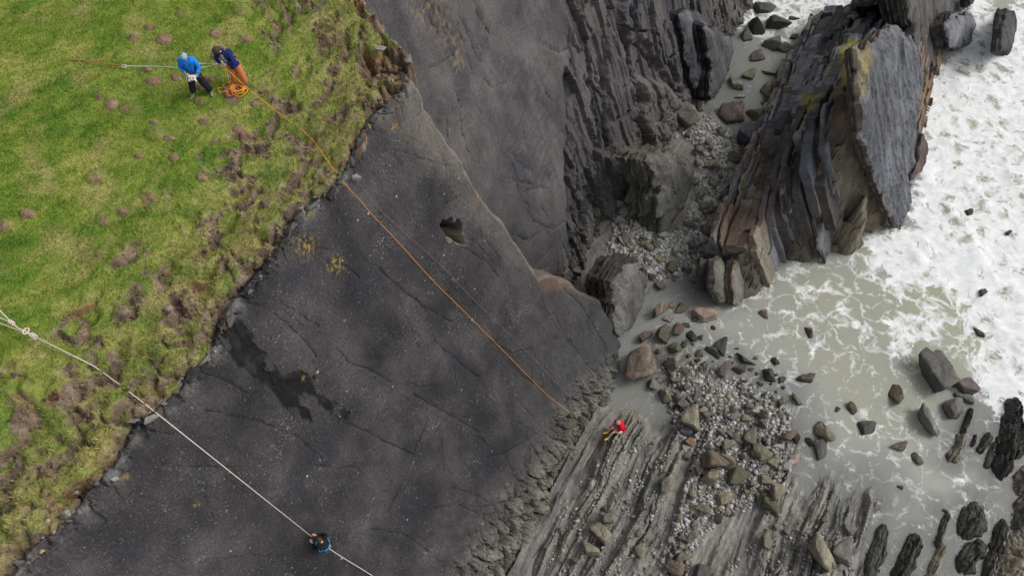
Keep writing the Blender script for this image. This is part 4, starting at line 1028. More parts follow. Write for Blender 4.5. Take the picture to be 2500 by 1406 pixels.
# ---- pebbles too many to count
def pebbles(name, poly, n, seed, lo, hi, cols, label):
    r_ = np.random.default_rng(seed)
    base = [rock_shape(1, 700 + i, planes=7, round_=0.06, noise=0.05)[0] for i in range(10)]
    f = ICO[1][1]
    V, F, C = [], [], []
    pts = scatter(poly, n, seed + 50)
    a = np.array(pts); P = at_z(a[:, 0], a[:, 1], 0.3)
    for _ in range(3):
        P = at_z(a[:, 0], a[:, 1], np.maximum(shore_z(P[:, 0], P[:, 1]), -0.1))
    for i in range(n):
        s = lo + (hi - lo) * r_.random() ** 2.2
        v = base[r_.integers(10)] * np.array([1, r_.uniform(0.6, 1), r_.uniform(0.4, 0.7)]) * s / 2
        t_ = r_.uniform(0, 6.28); c, q = math.cos(t_), math.sin(t_)
        v = v @ np.array([[c, q, 0], [-q, c, 0], [0, 0, 1]]).T
        F.append(f + len(V) * len(v)); V.append(v + P[i] + np.array([0, 0, s * 0.12]))
        cc = np.array(cols[r_.integers(len(cols))]) * r_.uniform(0.7, 1.25); C.append(np.tile(cc, (len(v), 1)))
    t = NT(name + '_stone')
    n2 = t.noise(t.pos(), 45, 3, 0.7)
    vm = t.n('ShaderNodeVectorMath', operation='SCALE'); t.l(t.attr('col'), vm.inputs[0]); t.l(t.ramp(n2, 0.3, 0.7, 0.75, 1.25), vm.inputs['Scale'])
    m = t.set(Base_Color=vm.outputs[0], Roughness=0.75)
    return link(name, mesh_np(name, np.vstack(V), np.vstack(F), np.vstack(C), True), m, None, label, 'pebbles', None, 'stuff')
PALE = [(0.40, 0.398, 0.39), (0.345, 0.34, 0.33), (0.44, 0.438, 0.425), (0.285, 0.28, 0.265), (0.33, 0.315, 0.275)]
pebbles('gully_pebbles', PEB_G, 4200, 21, 0.07, 0.34, PALE, 'pale grey pebbles covering the gully floor')
pebbles('beach_pebbles', PEB_B, 4000, 22, 0.06, 0.30, PALE + [(0.2, 0.19, 0.16)], 'pale grey pebbles between the boulders of the lower beach')
pebbles('inlet_pebbles', PEB_U, 260, 23, 0.06, 0.3, PALE, 'pale pebbles above the gully near the pink-topped block')
pebbles('platform_pebbles', PEB_P, 900, 25, 0.05, 0.22, PALE + [(0.15, 0.145, 0.13)] * 4, 'small stones strewn over the ribbed rock platform')
pebbles('dark_shingle', PEB_S, 350, 24, 0.05, 0.2, [(0.05, 0.048, 0.045), (0.09, 0.085, 0.08)], 'wet black shingle along the foot of the stack')

# ------------------------------------------------------------------ bedding plates
M_BED = rock_mat('bed_rock', 'suv', 0.35, 1.0, (1.0, 0.45, 1.0), 0.7)
def plate(name, poly, anchor, nrm, thick, face, side, parent=None, seed=0, label=None, cat=None, group=None, jag=0.12, rough=0.10, step=0.13, lam=0.12, tint=None):
    """a slice of a bed: outline on its bedding plane, broken laminated edges behind"""
    nrm = np.asarray(nrm, float); p0 = at_z(float(anchor[0]), float(anchor[1]), float(anchor[2]))
    e1 = np.cross([0, 0, 1.0], nrm); e1 /= np.linalg.norm(e1); e2 = np.cross(nrm, e1)
    a = np.array(poly, float); w3 = at_plane(a[:, 0], a[:, 1], p0, nrm)
    q = np.stack([(w3 - p0) @ e1, (w3 - p0) @ e2], -1)
    if (np.roll(q[:, 0], -1) * q[:, 1] - q[:, 0] * np.roll(q[:, 1], -1)).sum() > 0: q = q[::-1]
    out = []
    for i in range(len(q)):
        A, B = q[i], q[(i + 1) % len(q)]
        m = max(1, int(np.linalg.norm(B - A) / step))
        for k in range(m): out.append(A + (B - A) * k / m)
    out = np.array(out)
    tg = np.roll(out, -1, 0) - np.roll(out, 1, 0); tg /= np.maximum(np.linalg.norm(tg, axis=1), 1e-6)[:, None]
    on = np.stack([tg[:, 1], -tg[:, 0]], -1)                    # outward
    jit = jag * np.round(2.0 * fbm(out[:, 0] * 1.6 + seed, out[:, 1] * 1.6, 3, seed + 1) * 2) / 2 + jag * 1.2 * fbm(out[:, 0] * 0.7, out[:, 1] * 0.7, 2, seed + 13) + jag * 0.3 * fbm(out[:, 0] * 5, out[:, 1] * 5, 2, seed + 2)
    out = out + on * jit[:, None]
    lo, hi = out.min(0), out.max(0)
    gx, gy = np.meshgrid(np.arange(lo[0], hi[0], step), np.arange(lo[1], hi[1], step))
    gx = gx.ravel() + rng.uniform(-0.3, 0.3, gx.size) * step; gy = gy.ravel() + rng.uniform(-0.3, 0.3, gy.size) * step
    k = sdist(gx, gy, [tuple(x) for x in out]) > step * 0.55
    pts = np.vstack([out, np.stack([gx[k], gy[k]], -1)])
    no = len(out)
    r = geometry.delaunay_2d_cdt([Vector(x) for x in pts], [(i, (i + 1) % no) for i in range(no)], [], 1, 1e-5)
    P = np.array([x[:] for x in r[0]]); T = [list(t_) for t_ in r[2]]
    dz = rough * (0.9 * fbm(P[:, 0] * 0.8 + seed, P[:, 1] * 0.22, 3, seed + 3) + np.floor(2.6 * fbm(P[:, 0] * 1.1, P[:, 1] * 0.25 + seed, 3, seed + 4)) * 0.5 + 0.4 * fbm(P[:, 0] * 3, P[:, 1] * 2, 2, seed + 5))
    ed_ = dist_poly(P[:, 0], P[:, 1], [tuple(x) for x in out], True)
    dz = dz - min(0.16, thick * 0.3) * np.exp(-ed_ / 0.12) * (0.6 + 0.8 * np.clip(fbm(P[:, 0] * 1.7, P[:, 1] * 1.7, 2, seed + 12), -0.5, 1)) - 0.35 * rough * 4 * (1 - np.exp(-np.maximum(0.5 - ed_, 0) / 0.5))
    V = [p0 + e1 * x[0] + e2 * x[1] + nrm * d for x, d in zip(P, dz)]
    face, side = np.array(face), np.array(side)
    C = [face * (0.55 + 0.95 * g) for g in np.clip(0.5 + 0.9 * fbm(P[:, 0] * 0.9, P[:, 1] * 0.5 + seed, 3, seed + 6), 0, 1)]
    if seed == 41:
        sx__, sy__ = to_px(np.array(V)); wv_ = 10 * fbm(P[:, 0] * 3, P[:, 1] * 1.2, 3, 44)
        C = list(mix(np.array(C), [0.34, 0.27, 0.085], 0.6 * sst(-12, 10, sdist(sx__, sy__, [(2095, 110), (2124, 120), (2124, 160), (2112, 240), (2100, 240)]) + wv_)))
        C = list(mix(np.array(C), [0.055, 0.057, 0.066], 0.6 * sst(-20, 20, sdist(sx__, sy__, [(2110, 180), (2170, 170), (2180, 330), (2130, 360)]) + 2 * wv_)))
    U = [(x[0], x[1], 0) for x in P]
    F = [t_[::-1] if np.cross(P[t_[1]] - P[t_[0]], P[t_[2]] - P[t_[0]]) < 0 else t_ for t_ in T]
    idx = [int(np.argmin(((P - x) ** 2).sum(1))) for x in out]
    prev = idx
    nl = max(2, int(thick / lam))
    r_ = np.random.default_rng(seed + 77)
    for L in range(1, nl + 1):
        for sub in (0, 1):                                       # a step at each lamina
            dpt = thick * (L - 1 + sub * 0.96) / nl + 0.012 + min(0.16, thick * 0.3) + 1.4 * rough
            off = jag * 2.2 * fbm(out[:, 0] * 0.9 + L * 0.35, out[:, 1] * 0.9 + L * 0.3, 3, seed + 8) + jag * 0.7 * fbm(out[:, 0] * 2.6 + L * 5.1, out[:, 1] * 2.6 + L * 2.3, 2, seed + 9) + r_.uniform(-0.07, 0.07) + 0.04 * min(L, 3)
            ring = out + on * off[:, None]
            st = len(V)
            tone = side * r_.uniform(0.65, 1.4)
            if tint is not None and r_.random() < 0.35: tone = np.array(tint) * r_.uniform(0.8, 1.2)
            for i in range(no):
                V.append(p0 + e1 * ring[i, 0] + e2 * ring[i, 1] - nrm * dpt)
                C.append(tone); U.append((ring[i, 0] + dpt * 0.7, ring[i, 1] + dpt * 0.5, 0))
            cur = list(range(st, st + no))
            for i in range(no):
                j = (i + 1) % no
                F.append([prev[i], cur[i], cur[j]]); F.append([prev[i], cur[j], prev[j]])
            prev = cur
    V, F, C, U = np.array(V), np.array(F, np.int32), np.clip(np.array(C), 0, 1), np.array(U)
    ck = np.zeros(len(V)); nP = len(P)
    ck[:nP] = cracks(P[:, 0], P[:, 1], [], 0, seed, 0.10, random_joints(int(3 + 0.35 * (hi - lo).prod()), seed + 5, lo[0], hi[0], lo[1], hi[1], 0.05), 0.16)
    return link(name, mesh_np(name, V, F, C, False, {'suv': U, 'speck': np.full(len(V), 0.3), 'crk': ck}), M_BED, parent, label, cat, group)

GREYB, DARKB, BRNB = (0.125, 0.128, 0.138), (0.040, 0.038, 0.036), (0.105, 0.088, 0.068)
plate('rock_fin', [(1667, 37), (1690, 24), (1720, 36), (1745, 100), (1765, 195), (1735, 240), (1708, 215), (1690, 150), (1676, 94)], (1720, 228, 0.4), N_SLAB, 1.2, (0.085, 0.088, 0.10), (0.022, 0.021, 0.021), None, 31, 'dark two-layered fin of rock on the cliff foot, left of its twin', 'rock fin', 'fins at the cliff foot')  # near-black side colour carries the shade on the broken ends
plate('rock_fin', [(1724, 63), (1756, 72), (1795, 94), (1799, 122), (1788, 171), (1772, 205), (1758, 235), (1742, 232), (1746, 170), (1733, 120)], (1764, 225, 0.2), N_SLAB, 1.25, (0.10, 0.10, 0.105), (0.020, 0.019, 0.018), None, 32, 'grey-faced fin with shade-coloured ends standing at the edge of the pool', 'rock fin', 'fins at the cliff foot')  # shade of the ends facing away from the sun painted as side colour
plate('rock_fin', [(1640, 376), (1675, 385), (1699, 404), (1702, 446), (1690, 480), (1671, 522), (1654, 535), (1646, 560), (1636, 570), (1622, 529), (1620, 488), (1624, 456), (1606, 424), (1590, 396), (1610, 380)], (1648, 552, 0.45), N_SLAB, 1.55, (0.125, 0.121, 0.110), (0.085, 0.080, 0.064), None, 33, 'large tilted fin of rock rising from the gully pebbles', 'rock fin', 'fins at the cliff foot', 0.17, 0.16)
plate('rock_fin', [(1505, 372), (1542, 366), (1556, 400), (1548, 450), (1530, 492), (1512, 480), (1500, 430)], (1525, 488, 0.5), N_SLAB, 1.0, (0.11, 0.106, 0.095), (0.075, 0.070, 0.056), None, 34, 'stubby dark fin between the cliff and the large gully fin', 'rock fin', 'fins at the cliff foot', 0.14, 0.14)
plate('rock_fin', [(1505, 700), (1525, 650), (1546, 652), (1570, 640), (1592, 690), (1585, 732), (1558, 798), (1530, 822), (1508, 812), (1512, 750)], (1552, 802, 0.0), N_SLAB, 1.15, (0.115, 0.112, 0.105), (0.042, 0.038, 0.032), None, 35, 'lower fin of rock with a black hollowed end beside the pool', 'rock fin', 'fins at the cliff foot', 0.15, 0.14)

# ------------------------------------------------------------------ the rock stack
S2 = np.array([0.41, 0.912, 0]); S2 /= np.linalg.norm(S2)
N2H = np.array([S2[1], -S2[0], 0.0]); DIP2 = R(61)
N2 = N2H * math.sin(DIP2) + np.array([0, 0, math.cos(DIP2)])
B2 = -(N2H * math.cos(DIP2) + np.array([0, 0, -math.sin(DIP2)]))    # up the dip
pF1 = at_z(2215., 540., 0.0)
stack = link('rock_stack', None, None, None, 'tall stack of tilted rock beds with a yellow-lichened crest in the surf', 'rock stack')
stack.location = (15.5, 26.0, 0.0)
bpy.context.view_layer.update()
def under(o, par=None):
    o.parent = par or stack; o.matrix_parent_inverse = Matrix.Translation(-Vector(stack.location)); return o

ctrl = [(1720, 640, .5), (1745, 560, .5), (1800, 420, .6), (1850, 300, .6), (1900, 210, .5), (1950, 120, .4), (1722, 690, 0), (1815, 742, 0), (1870, 690, 0), (1900, 615, 0.2), (1985, 612, 0), (2040, 622, 0), (2100, 575, 0),
        (1960, 200, 3.0), (2030, 250, 6.4), (2050, 150, 5.8), (1900, 350, 3.0), (1980, 350, 5.2), (2060, 350, 7.2), (1830, 480, 2.0), (1900, 450, 3.6), (1960, 420, 4.8), (1780, 560, 2.0), (1840, 570, 3.0), (1765, 640, 1.6),
        (1815, 690, 1.0), (1850, 630, 2.2), (1940, 530, 3.0), (2020, 450, 4.6), (2000, 560, 1.6), (2080, 450, 4.6), (2060, 540, 1.6), (2000, 90, 2.5), (2060, 80, 4.0), (1880, 430, 3.2), (1925, 270, 2.6)]
cp = [tuple(at_z(float(a), float(b), float(c))) for a, b, c in ctrl]
for a, b in ((2110, 330), (2112, 230), (2108, 150), (2150, 425), (2140, 110), (2195, 535), (2190, 80)):
    cp.append(tuple(at_plane(float(a), float(b), pF1, N2) - np.array([0, 0, 0.25])))
cp = np.array(cp)
dm = np.linalg.norm(cp[:, None, :2] - cp[None, :, :2], axis=2)
wts = np.linalg.solve(np.block([[dm, np.ones((len(cp), 1))], [np.ones((1, len(cp))), np.zeros((1, 1))]]), np.append(cp[:, 2], 0))
def H(x, y):
    d = np.hypot(x[..., None] - cp[:, 0], y[..., None] - cp[:, 1])
    h = d @ wts[:-1] + wts[-1]
    hp = pF1[2] - ((x - pF1[0]) * N2[0] + (y - pF1[1]) * N2[1]) / N2[2]
    h = h + np.clip(h, 0, 1.2) / 1.2 * (0.55 * fbm(x * 0.42, y * 0.42, 2, 721) + 0.40 * fbm(x * 1.1, y * 1.1, 3, 722))
    return np.minimum(h, hp - 0.15)
SF = np.array(STACKF)
gx = np.arange(SF[:, 0].min() - 1, SF[:, 0].max() + 1, 0.10); gy = np.arange(SF[:, 1].min() - 1, SF[:, 1].max() + 1, 0.10)
CX, CY = np.meshgrid(gx, gy)
csd = sdist(CX, CY, STACKF)
h0 = H(CX, CY)
CZ = np.where(csd > -0.5, np.minimum(h0 - 0.45, 0.5 + 3.0 * np.maximum(csd + 0.5, 0)), -1.0)
q3 = np.stack([CX, CY, CZ], -1) - pF1
ca, cb, cw = q3 @ S2 + 0.3 * fbm(CX * 0.8, CY * 0.8, 2, 703), q3 @ B2, q3 @ N2
kw = np.floor(cw / 0.42 + 0.3 * fbm(CX, CY, 2, 704)); kb = np.floor(cb / 0.62 + 3 * _h(kw, kw * 0, 51)); ka = np.floor(ca / 0.9 + 3 * _h(kw, kw * 0, 52))
ch = _h(kw + 31 * kb, ka, 53)
fbr = cb / 0.62 + 3 * _h(kw, kw * 0, 51) - kb
CZ = CZ + 0.55 * (ch - 0.5) + 0.10 * fbm(CX * 2.4, CY * 2.4, 3, 701) - 0.18 * np.exp(-(np.minimum(fbr, 1 - fbr) * 0.62 / 0.06) ** 2)
cpx, cpy = to_px(np.stack([CX, CY, CZ], -1))
cc = mix([0.050, 0.046, 0.042], [0.150, 0.125, 0.095], np.clip(ch + 0.35 * fbm(CX * 1.6, CY * 1.6, 3, 705), 0, 1))
cc = mix(cc, [0.235, 0.150, 0.085], 0.65 * sst(330, 270, cpy + 40 * (ch - 0.5)) * sst(2030, 2060, cpx) * (ch > 0.35))
cc = mix(cc, [0.21, 0.185, 0.135], 0.7 * sst(410, 450, cpy + 30 * (ch - 0.5)) * sst(2030, 2080, cpx))
cc = mix(cc, [0.29, 0.25, 0.075], 0.8 * sst(-10, 8, sdist(cpx, cpy, [(2060, 118), (2108, 112), (2118, 150), (2110, 235), (2070, 225), (2065, 180)]) + 10 * fbm(CX * 3, CY * 3, 2, 706)))
v_, f_, c_, u_ = compact(np.stack([CX, CY, CZ], -1).reshape(-1, 3), grid_faces(*CX.shape, csd > -0.6), cc.reshape(-1, 3), np.stack([ca, cb, cw], -1).reshape(-1, 3))
under(link('core', mesh_np('core', v_, f_, c_, False, {'suv': u_, 'speck': np.zeros(len(v_)), 'crk': np.zeros(len(v_))}), M_BED, None, 'brown blocky broken rock between the beds'))
# the beds: one continuous laminated ribbon each, its upper edge broken along cross joints
r_ = np.random.default_rng(5)
TN = {'grey': (0.135, 0.138, 0.150), 'dark': (0.058, 0.055, 0.053), 'tan': (0.19, 0.172, 0.135), 'rust': (0.165, 0.108, 0.082), 'orange': (0.26, 0.165, 0.090), 'yellow': (0.36, 0.30, 0.065), 'blue': (0.085, 0.090, 0.108)}
def bed_tone(px, py, q):
    if py > 560 and px < 1880: return 'tan' if q < 0.6 else 'grey'
    if px < 1860 and py > 380: return 'tan' if q < 0.55 else 'grey'
    if px < 2000 and py < 280: return 'grey' if q < 0.5 else ('tan' if q < 0.75 else 'dark')
    if py > 430: return 'grey' if q < 0.45 else ('tan' if q < 0.7 else 'dark')
    return 'dark' if q < 0.45 else ('blue' if q < 0.70 else ('grey' if q < 0.88 else 'tan'))
STAINS = [('rust', 0.75, 22, [(1745, 500), (1800, 490), (1850, 510), (1842, 600), (1760, 605)]), ('rust', 0.6, 16, [(1850, 440), (1885, 430), (1890, 550), (1862, 560)]), ('rust', 0.45, 30, [(1820, 330), (1880, 330), (1860, 400), (1800, 410)]),
          ('yellow', 0.95, 16, [(2058, 112), (2112, 106), (2125, 150), (2116, 240), (2072, 225), (2060, 180)]), ('orange', 0.6, 22, [(2040, 220), (2115, 215), (2125, 330), (2060, 350)]), ('yellow', 0.6, 10, [(1955, 235), (1990, 232), (1992, 262), (1965, 275)]),
          ('rust', 0.4, 20, [(1985, 480), (2010, 470), (2015, 600), (1995, 600)])]
AA = np.arange(-7.0, 18.0, 0.11); BB = np.arange(-3.0, 15.0, 0.08)
org = pF1; wpos = -0.26; nbed = 0
while wpos > -11.8:
    th = float(r_.uniform(0.06, 0.18) if r_.random() < 0.5 else r_.uniform(0.22, 0.62))
    wc_ = wpos - th / 2; prd = r_.normal(0, 0.18); ph = r_.uniform(0, 50); lq_ = r_.random()
    P = org + S2 * AA[:, None, None] + B2 * BB[None, :, None] + N2 * wc_
    hh = H(P[..., 0], P[..., 1]); fs = sdist(P[..., 0], P[..., 1], STACKF)
    P0 = org + S2 * AA[:, None] + B2 * ((0 - org[2] - N2[2] * wc_) / B2[2]) + N2 * wc_      # where this bed meets the water
    inside = (P[..., 2] < hh) & (fs > -0.25) & (sdist(P0[:, 0], P0[:, 1], STACKF) > -0.55)[:, None]
    any_ = inside.any(1)
    top = np.where(any_, BB[len(BB) - 1 - np.argmax(inside[:, ::-1], 1)], -3.0)
    zt = org[2] + top * B2[2] + N2[2] * wc_
    good = any_ & (zt > -0.3)
    if good.sum() > 6:
        i_a, i_b = np.where(good)[0][[0, -1]]
        a = AA[i_a:i_b + 1]; tp = np.where(good, top, -3.0)[i_a:i_b + 1]
        # joints
        blk_id = np.zeros(len(a), int); tones = []; offb, offw = [], []
        pos, k = a[0], 0
        while pos < a[-1] + 1:
            depth_f = np.clip((pos + 4) / 10, 0, 1)
            L_ = (0.25 + 2.6 * r_.random() ** 2.2) * (1.1 - 0.5 * depth_f)
            sel = (a >= pos) & (a < pos + L_); blk_id[sel] = k
            if sel.any():
                c = org + S2 * a[sel].mean() + B2 * tp[sel].mean() + N2 * wc_
                px_, py_ = to_px(c); tones.append(np.array(TN[bed_tone(float(px_), float(py_), (lq_ + 0.25 * r_.random()) % 1.0)]) * r_.uniform(1.08, 1.42))
                tp[sel] = np.where(tp[sel] > -2.5, np.median(tp[sel]) * 0.7 + tp[sel] * 0.3 + r_.normal(0, 0.11), tp[sel])
            else: tones.append(np.zeros(3))
            offw.append(r_.normal(0, 0.035)); k += 1; pos += L_
        tp = tp + 0.05 * fbm(a * 2.5, a * 0 + nbed, 3, 710) + np.where(tp > -2.5, prd * (1 + 2.2 * sst(2.5, -1.5, a)) + 0.30 * fbm(a * 0.6 + ph, a * 0, 3, 714), 0)
        offw = np.array(offw)[blk_id]; tones = np.array(tones)[blk_id]
        # cross-section: back side up, over the top, down the front
        hs_ = np.array([0.04, 0.14, 0.28, 0.45, 0.65, 0.85, 1.1, 1.4, 1.7, 2.1, 2.6, 3.2]); nh = len(hs_)
        dn_ = np.concatenate([hs_[::-1], [0.0, 0.0], hs_])
        ww = np.array([-.5] * nh + [-.38, .38] + [.5] * nh) * (th + 0.04)
        m = len(dn_)
        A2 = np.repeat(a[:, None], m, 1); Bv = tp[:, None] - dn_[None]
        nz = 0.075 * fbm(A2 * 1.6 + nbed * 3, Bv * 1.2, 4, 711, 0.65) + 0.03 * (_h(np.floor(A2 * 1.2 + nbed), np.floor(Bv * 0.9 + 2 * _h(np.floor(A2 * 1.2 + nbed), np.floor(A2 * 0), 6)), 7) - 0.5)
        Wv = wc_ + ww[None] + offw[:, None] + nz * np.sign(ww)[None] * (0.5 + th)
        A2 = A2 + 0.16 * fbm(Bv * 1.1, A2 * 0.4 + nbed, 4, 712, 0.6)
        Bv = Bv + 0.05 * fbm(A2 * 4, Wv * 6, 2, 715)
        V = org + S2 * A2[..., None] + B2 * Bv[..., None] + N2 * Wv[..., None]
        jn = np.zeros(len(a)); jn[1:] = blk_id[1:] != blk_id[:-1]
        jd = np.minimum.reduce([np.abs(a[:, None] - a[jn > 0][None]).min(1) if jn.any() else np.full(len(a), 9.0)])
        ck = 0.92 * np.clip(1 - np.abs(jd) / 0.14, 0, 1)[:, None] * np.ones(m) * (dn_ < 2.0) * (_h(np.floor(a * 0.9), np.floor(a * 0) + nbed, 9) > 0.45)[:, None]
        lam = 1 + 0.35 * fbm(A2 * 0.5, Bv * 2.6 + nbed, 3, 713)
        C = tones[:, None, :] * lam[..., None]
        C[:, nh:nh + 2] *= 1.1
        vx_, vy_ = to_px(V)
        wn3 = 14 * fbm(A2 * 1.5, Bv * 1.5 + nbed * 0.2, 3, 716)
        for nm_, am_, so_, pl_ in STAINS:
            C = mix(C, np.array(TN[nm_]) * lam[..., None], am_ * sst(-so_, so_ * 0.5, sdist(vx_, vy_, pl_) + wn3))
        F = grid_faces(len(a), m)
        caps = []
        for e in (0, len(a) - 1):
            for i in range(nh):
                q0, q1, q2, q3 = e * m + i, e * m + i + 1, e * m + m - 2 - i, e * m + m - 1 - i
                caps.append([q0, q1, q2, q3] if e == 0 else [q3, q2, q1, q0])
        F = np.vstack([F, np.array(caps)])
        me = mesh_np('bed', V.reshape(-1, 3), F, np.clip(C.reshape(-1, 3), 0, 1), False, {'suv': np.stack([A2, Bv, Wv], -1).reshape(-1, 3), 'speck': np.full(V.shape[0] * m, 0.35), 'crk': ck.ravel()})
        under(link('bed', me, M_BED)); nbed += 1
    wpos -= th
print('stack beds', nbed)
FAC = [([(2105, 125), (2128, 130), (2150, 100), (2175, 80), (2200, 62), (2228, 90), (2245, 100), (2264, 180), (2248, 290), (2238, 420), (2228, 542), (2200, 548), (2150, 425), (2116, 330), (2110, 230)], (2215, 540, 0), 0.5, (0.105, 0.110, 0.124), 41, (0.16, 0.13, 0.10)),
       ([(2042, 354), (2065, 400), (2100, 460), (2112, 510), (2103, 572), (2075, 580), (2062, 480)], (2092, 577, 0), 0.35, GREYB, 42, (0.16, 0.07, 0.05)),
       ([(1997, 350), (2010, 430), (2030, 465), (2056, 530), (2058, 590), (2022, 628), (2003, 605), (1999, 480)], (2030, 622, 0), 0.4, GREYB, 43, None),
       ([(1932, 420), (1962, 382), (1975, 430), (1975, 537), (1990, 615), (1977, 612), (1950, 522), (1934, 522)], (1985, 613, 0), 0.4, (0.15, 0.155, 0.168), 44, None),
       ([(1840, 562), (1886, 556), (1896, 612), (1872, 690), (1850, 686), (1838, 630)], (1866, 690, 0), 0.4, (0.15, 0.155, 0.168), 45, (0.2, 0.09, 0.05)),
       ([(1800, 640), (1838, 630), (1846, 690), (1822, 740), (1800, 742), (1796, 700)], (1816, 742, 0), 0.5, (0.14, 0.138, 0.125), 46, (0.2, 0.1, 0.06)),
       ([(1752, 640), (1795, 640), (1800, 700), (1795, 740), (1768, 735), (1750, 700)], (1784, 738, 0), 0.5, (0.13, 0.125, 0.10), 47, None),
       ([(1722, 635), (1752, 640), (1756, 700), (1750, 715), (1730, 700), (1720, 670)], (1742, 712, 0), 0.5, (0.13, 0.128, 0.11), 48, None)]
for poly, anc, th, fc, sd_, tint in FAC:
    under(plate('bed_face', poly, anc, N2, th * 0.7, fc, (0.075, 0.068, 0.058), None, sd_, None, None, None, 0.12 if sd_ == 41 else 0.10, 0.17 if sd_ == 41 else 0.06, 0.12, 0.12, tint))

# ---- northern skerries and ribs in the lagoon
def skerry(name, polys, label, face=(0.12, 0.122, 0.125), side=DARKB, th=0.9, seed=0, cat='rock', group='skerries', nrm=None):
    """a rock built of one or more bedding plates; the first anchor is its foot"""
    root = None
    for i, (poly, anc) in enumerate(polys):
        o = plate(name if root is None else 'bed', poly, anc, N2 if nrm is None else nrm, th, face, side, None, seed + i * 3, label if root is None else None, cat if root is None else None, group if root is None else None, 0.10, 0.10)
        if root is None: root = o
        else: o.parent = root
    return root
skerry('skerry', [([(2215, -50), (2262, -60), (2300, -30), (2320, 30), (2330, 100), (2318, 122), (2290, 118), (2262, 92), (2235, 50)], (2310, 118, 0)), ([(2165, -40), (2215, -50), (2240, 40), (2262, 85), (2230, 70), (2175, 30), (2150, 10)], (2225, 75, 0))],
       'dark ridged skerry cut by the top edge of the picture', (0.07, 0.068, 0.062), (0.042, 0.04, 0.036), 1.2, 61)
skerry('skerry', [([(2300, -40), (2325, -50), (2335, 20), (2328, 48), (2305, 30)], (2328, 46, 0))], 'small pale grey blade behind the ridged skerry', GREYB, DARKB, 0.5, 65)
skerry('skerry', [([(2350, 40), (2382, 36), (2388, 60), (2374, 112), (2352, 70)], (2374, 112, 0)), ([(2320, 60), (2345, 30), (2352, 70), (2368, 112), (2335, 115)], (2362, 114, 0))], 'grey-faced wedge skerry right of the ridged one', (0.15, 0.155, 0.165), DARKB, 0.7, 67)
skerry('skerry', [([(2468, 30), (2486, 26), (2486, 80), (2474, 130), (2458, 118), (2462, 70)], (2474, 128, 0))], 'long thin dark skerry near the top right corner', (0.06, 0.06, 0.062), DARKB, 0.5, 71)
skerry('skerry', [([(2370, -20), (2390, -20), (2390, 8), (2375, 8)], (2384, 8, 0))], 'tiny dark skerry at the top edge', (0.06, 0.05, 0.05), DARKB, 0.4, 73)
skerry('skerry', [([(2236, 440), (2262, 330), (2274, 345), (2266, 410), (2250, 420)], (2262, 412, 0))], 'low red-black ledge in the surf beside the stack', (0.08, 0.055, 0.05), DARKB, 0.4, 75)
skerry('skerry', [([(2250, 150), (2278, 130), (2284, 160), (2262, 180), (2240, 172)], (2262, 178, 0))], 'craggy dark ledge behind the stack in the foam', (0.055, 0.055, 0.056), DARKB, 0.5, 77)

M_RIB = stone_mat('rib_rock', (0.085, 0.082, 0.072), 0.3); M_RIBL = stone_mat('rib_rock_pale', (0.20, 0.185, 0.145), 0.3); M_RIBD = stone_mat('rib_rock_wet', (0.055, 0.054, 0.050), 0.3)
def rib(px0, py0, px1_, py1_, wpx, hgt, mat, label, seed, grp='rock ribs in the lagoon', name='rock_rib'):
    """wave-cut rib: a long ridged body lying between two photo points at water level"""
    A, B = at_z(float(px0), float(py0), 0.0), at_z(float(px1_), float(py1_), 0.0)
    A, B = A - (B - A) * 0.12, B + (B - A) * 0.22
    L = np.linalg.norm(B - A); ex = (B - A) / L; ey = np.array([-ex[1], ex[0], 0]); W = wpx * px_scale(A) * 0.82
    m, k = max(10, int(L / 0.09)), 26
    s_ = np.linspace(-0.03, 1.03, m)[:, None]; t_ = np.linspace(-1, 1, k)[None, :]
    prof = np.clip(np.minimum(s_ + 0.03, 1.03 - s_) * L / (W * 0.9), 0, 1) ** 0.6
    X = s_ * L + 0 * t_; Y = t_ * W * 0.78 * (0.5 + 0.5 * prof) * (1 + 0.55 * fbm(X * 1.3, np.sign(t_) * 3 + X * 0 + seed, 3, seed + 8)) + 0.16 * W * fbm(X * 0.8, X * 0 + seed, 3, seed)
    ws = np.clip(1 - np.abs(t_ + 0.15) ** 1.4, 0, 1) ** 0.8
    z = hgt * prof * ws * (0.75 + 0.5 * fbm(X * 1.2 + seed, Y * 1.5, 3, seed + 1)) - 0.28 * (1 - prof * ws)
    tj = Y / W * 7 + 0.6 * fbm(X * 1.5, Y * 2, 2, seed + 2)
    z = z + prof * ws * 0.55 * hgt * (_h(np.floor(tj), np.floor(X * 1.1 + 3 * _h(np.floor(tj), np.floor(tj) * 0, seed)), seed + 3) - 0.5)
    f1, f2, cid = worley(X / 0.4, Y / 0.22, seed + 4)
    z = z + prof * ws * (0.16 * hgt * cid - 0.2 * hgt * np.exp(-((f2 - f1) / 0.12) ** 2))
    V = A + ex * X[..., None] + ey * Y[..., None]; V[..., 2] = z
    me = mesh_np(name, (V - A).reshape(-1, 3), grid_faces(m, k)[:, ::-1] if np.cross(ex[:2], ey[:2]) < 0 else grid_faces(m, k), None, False)
    o = link(name, me, mat, None, label, 'rock', grp); o.location = A
    return o
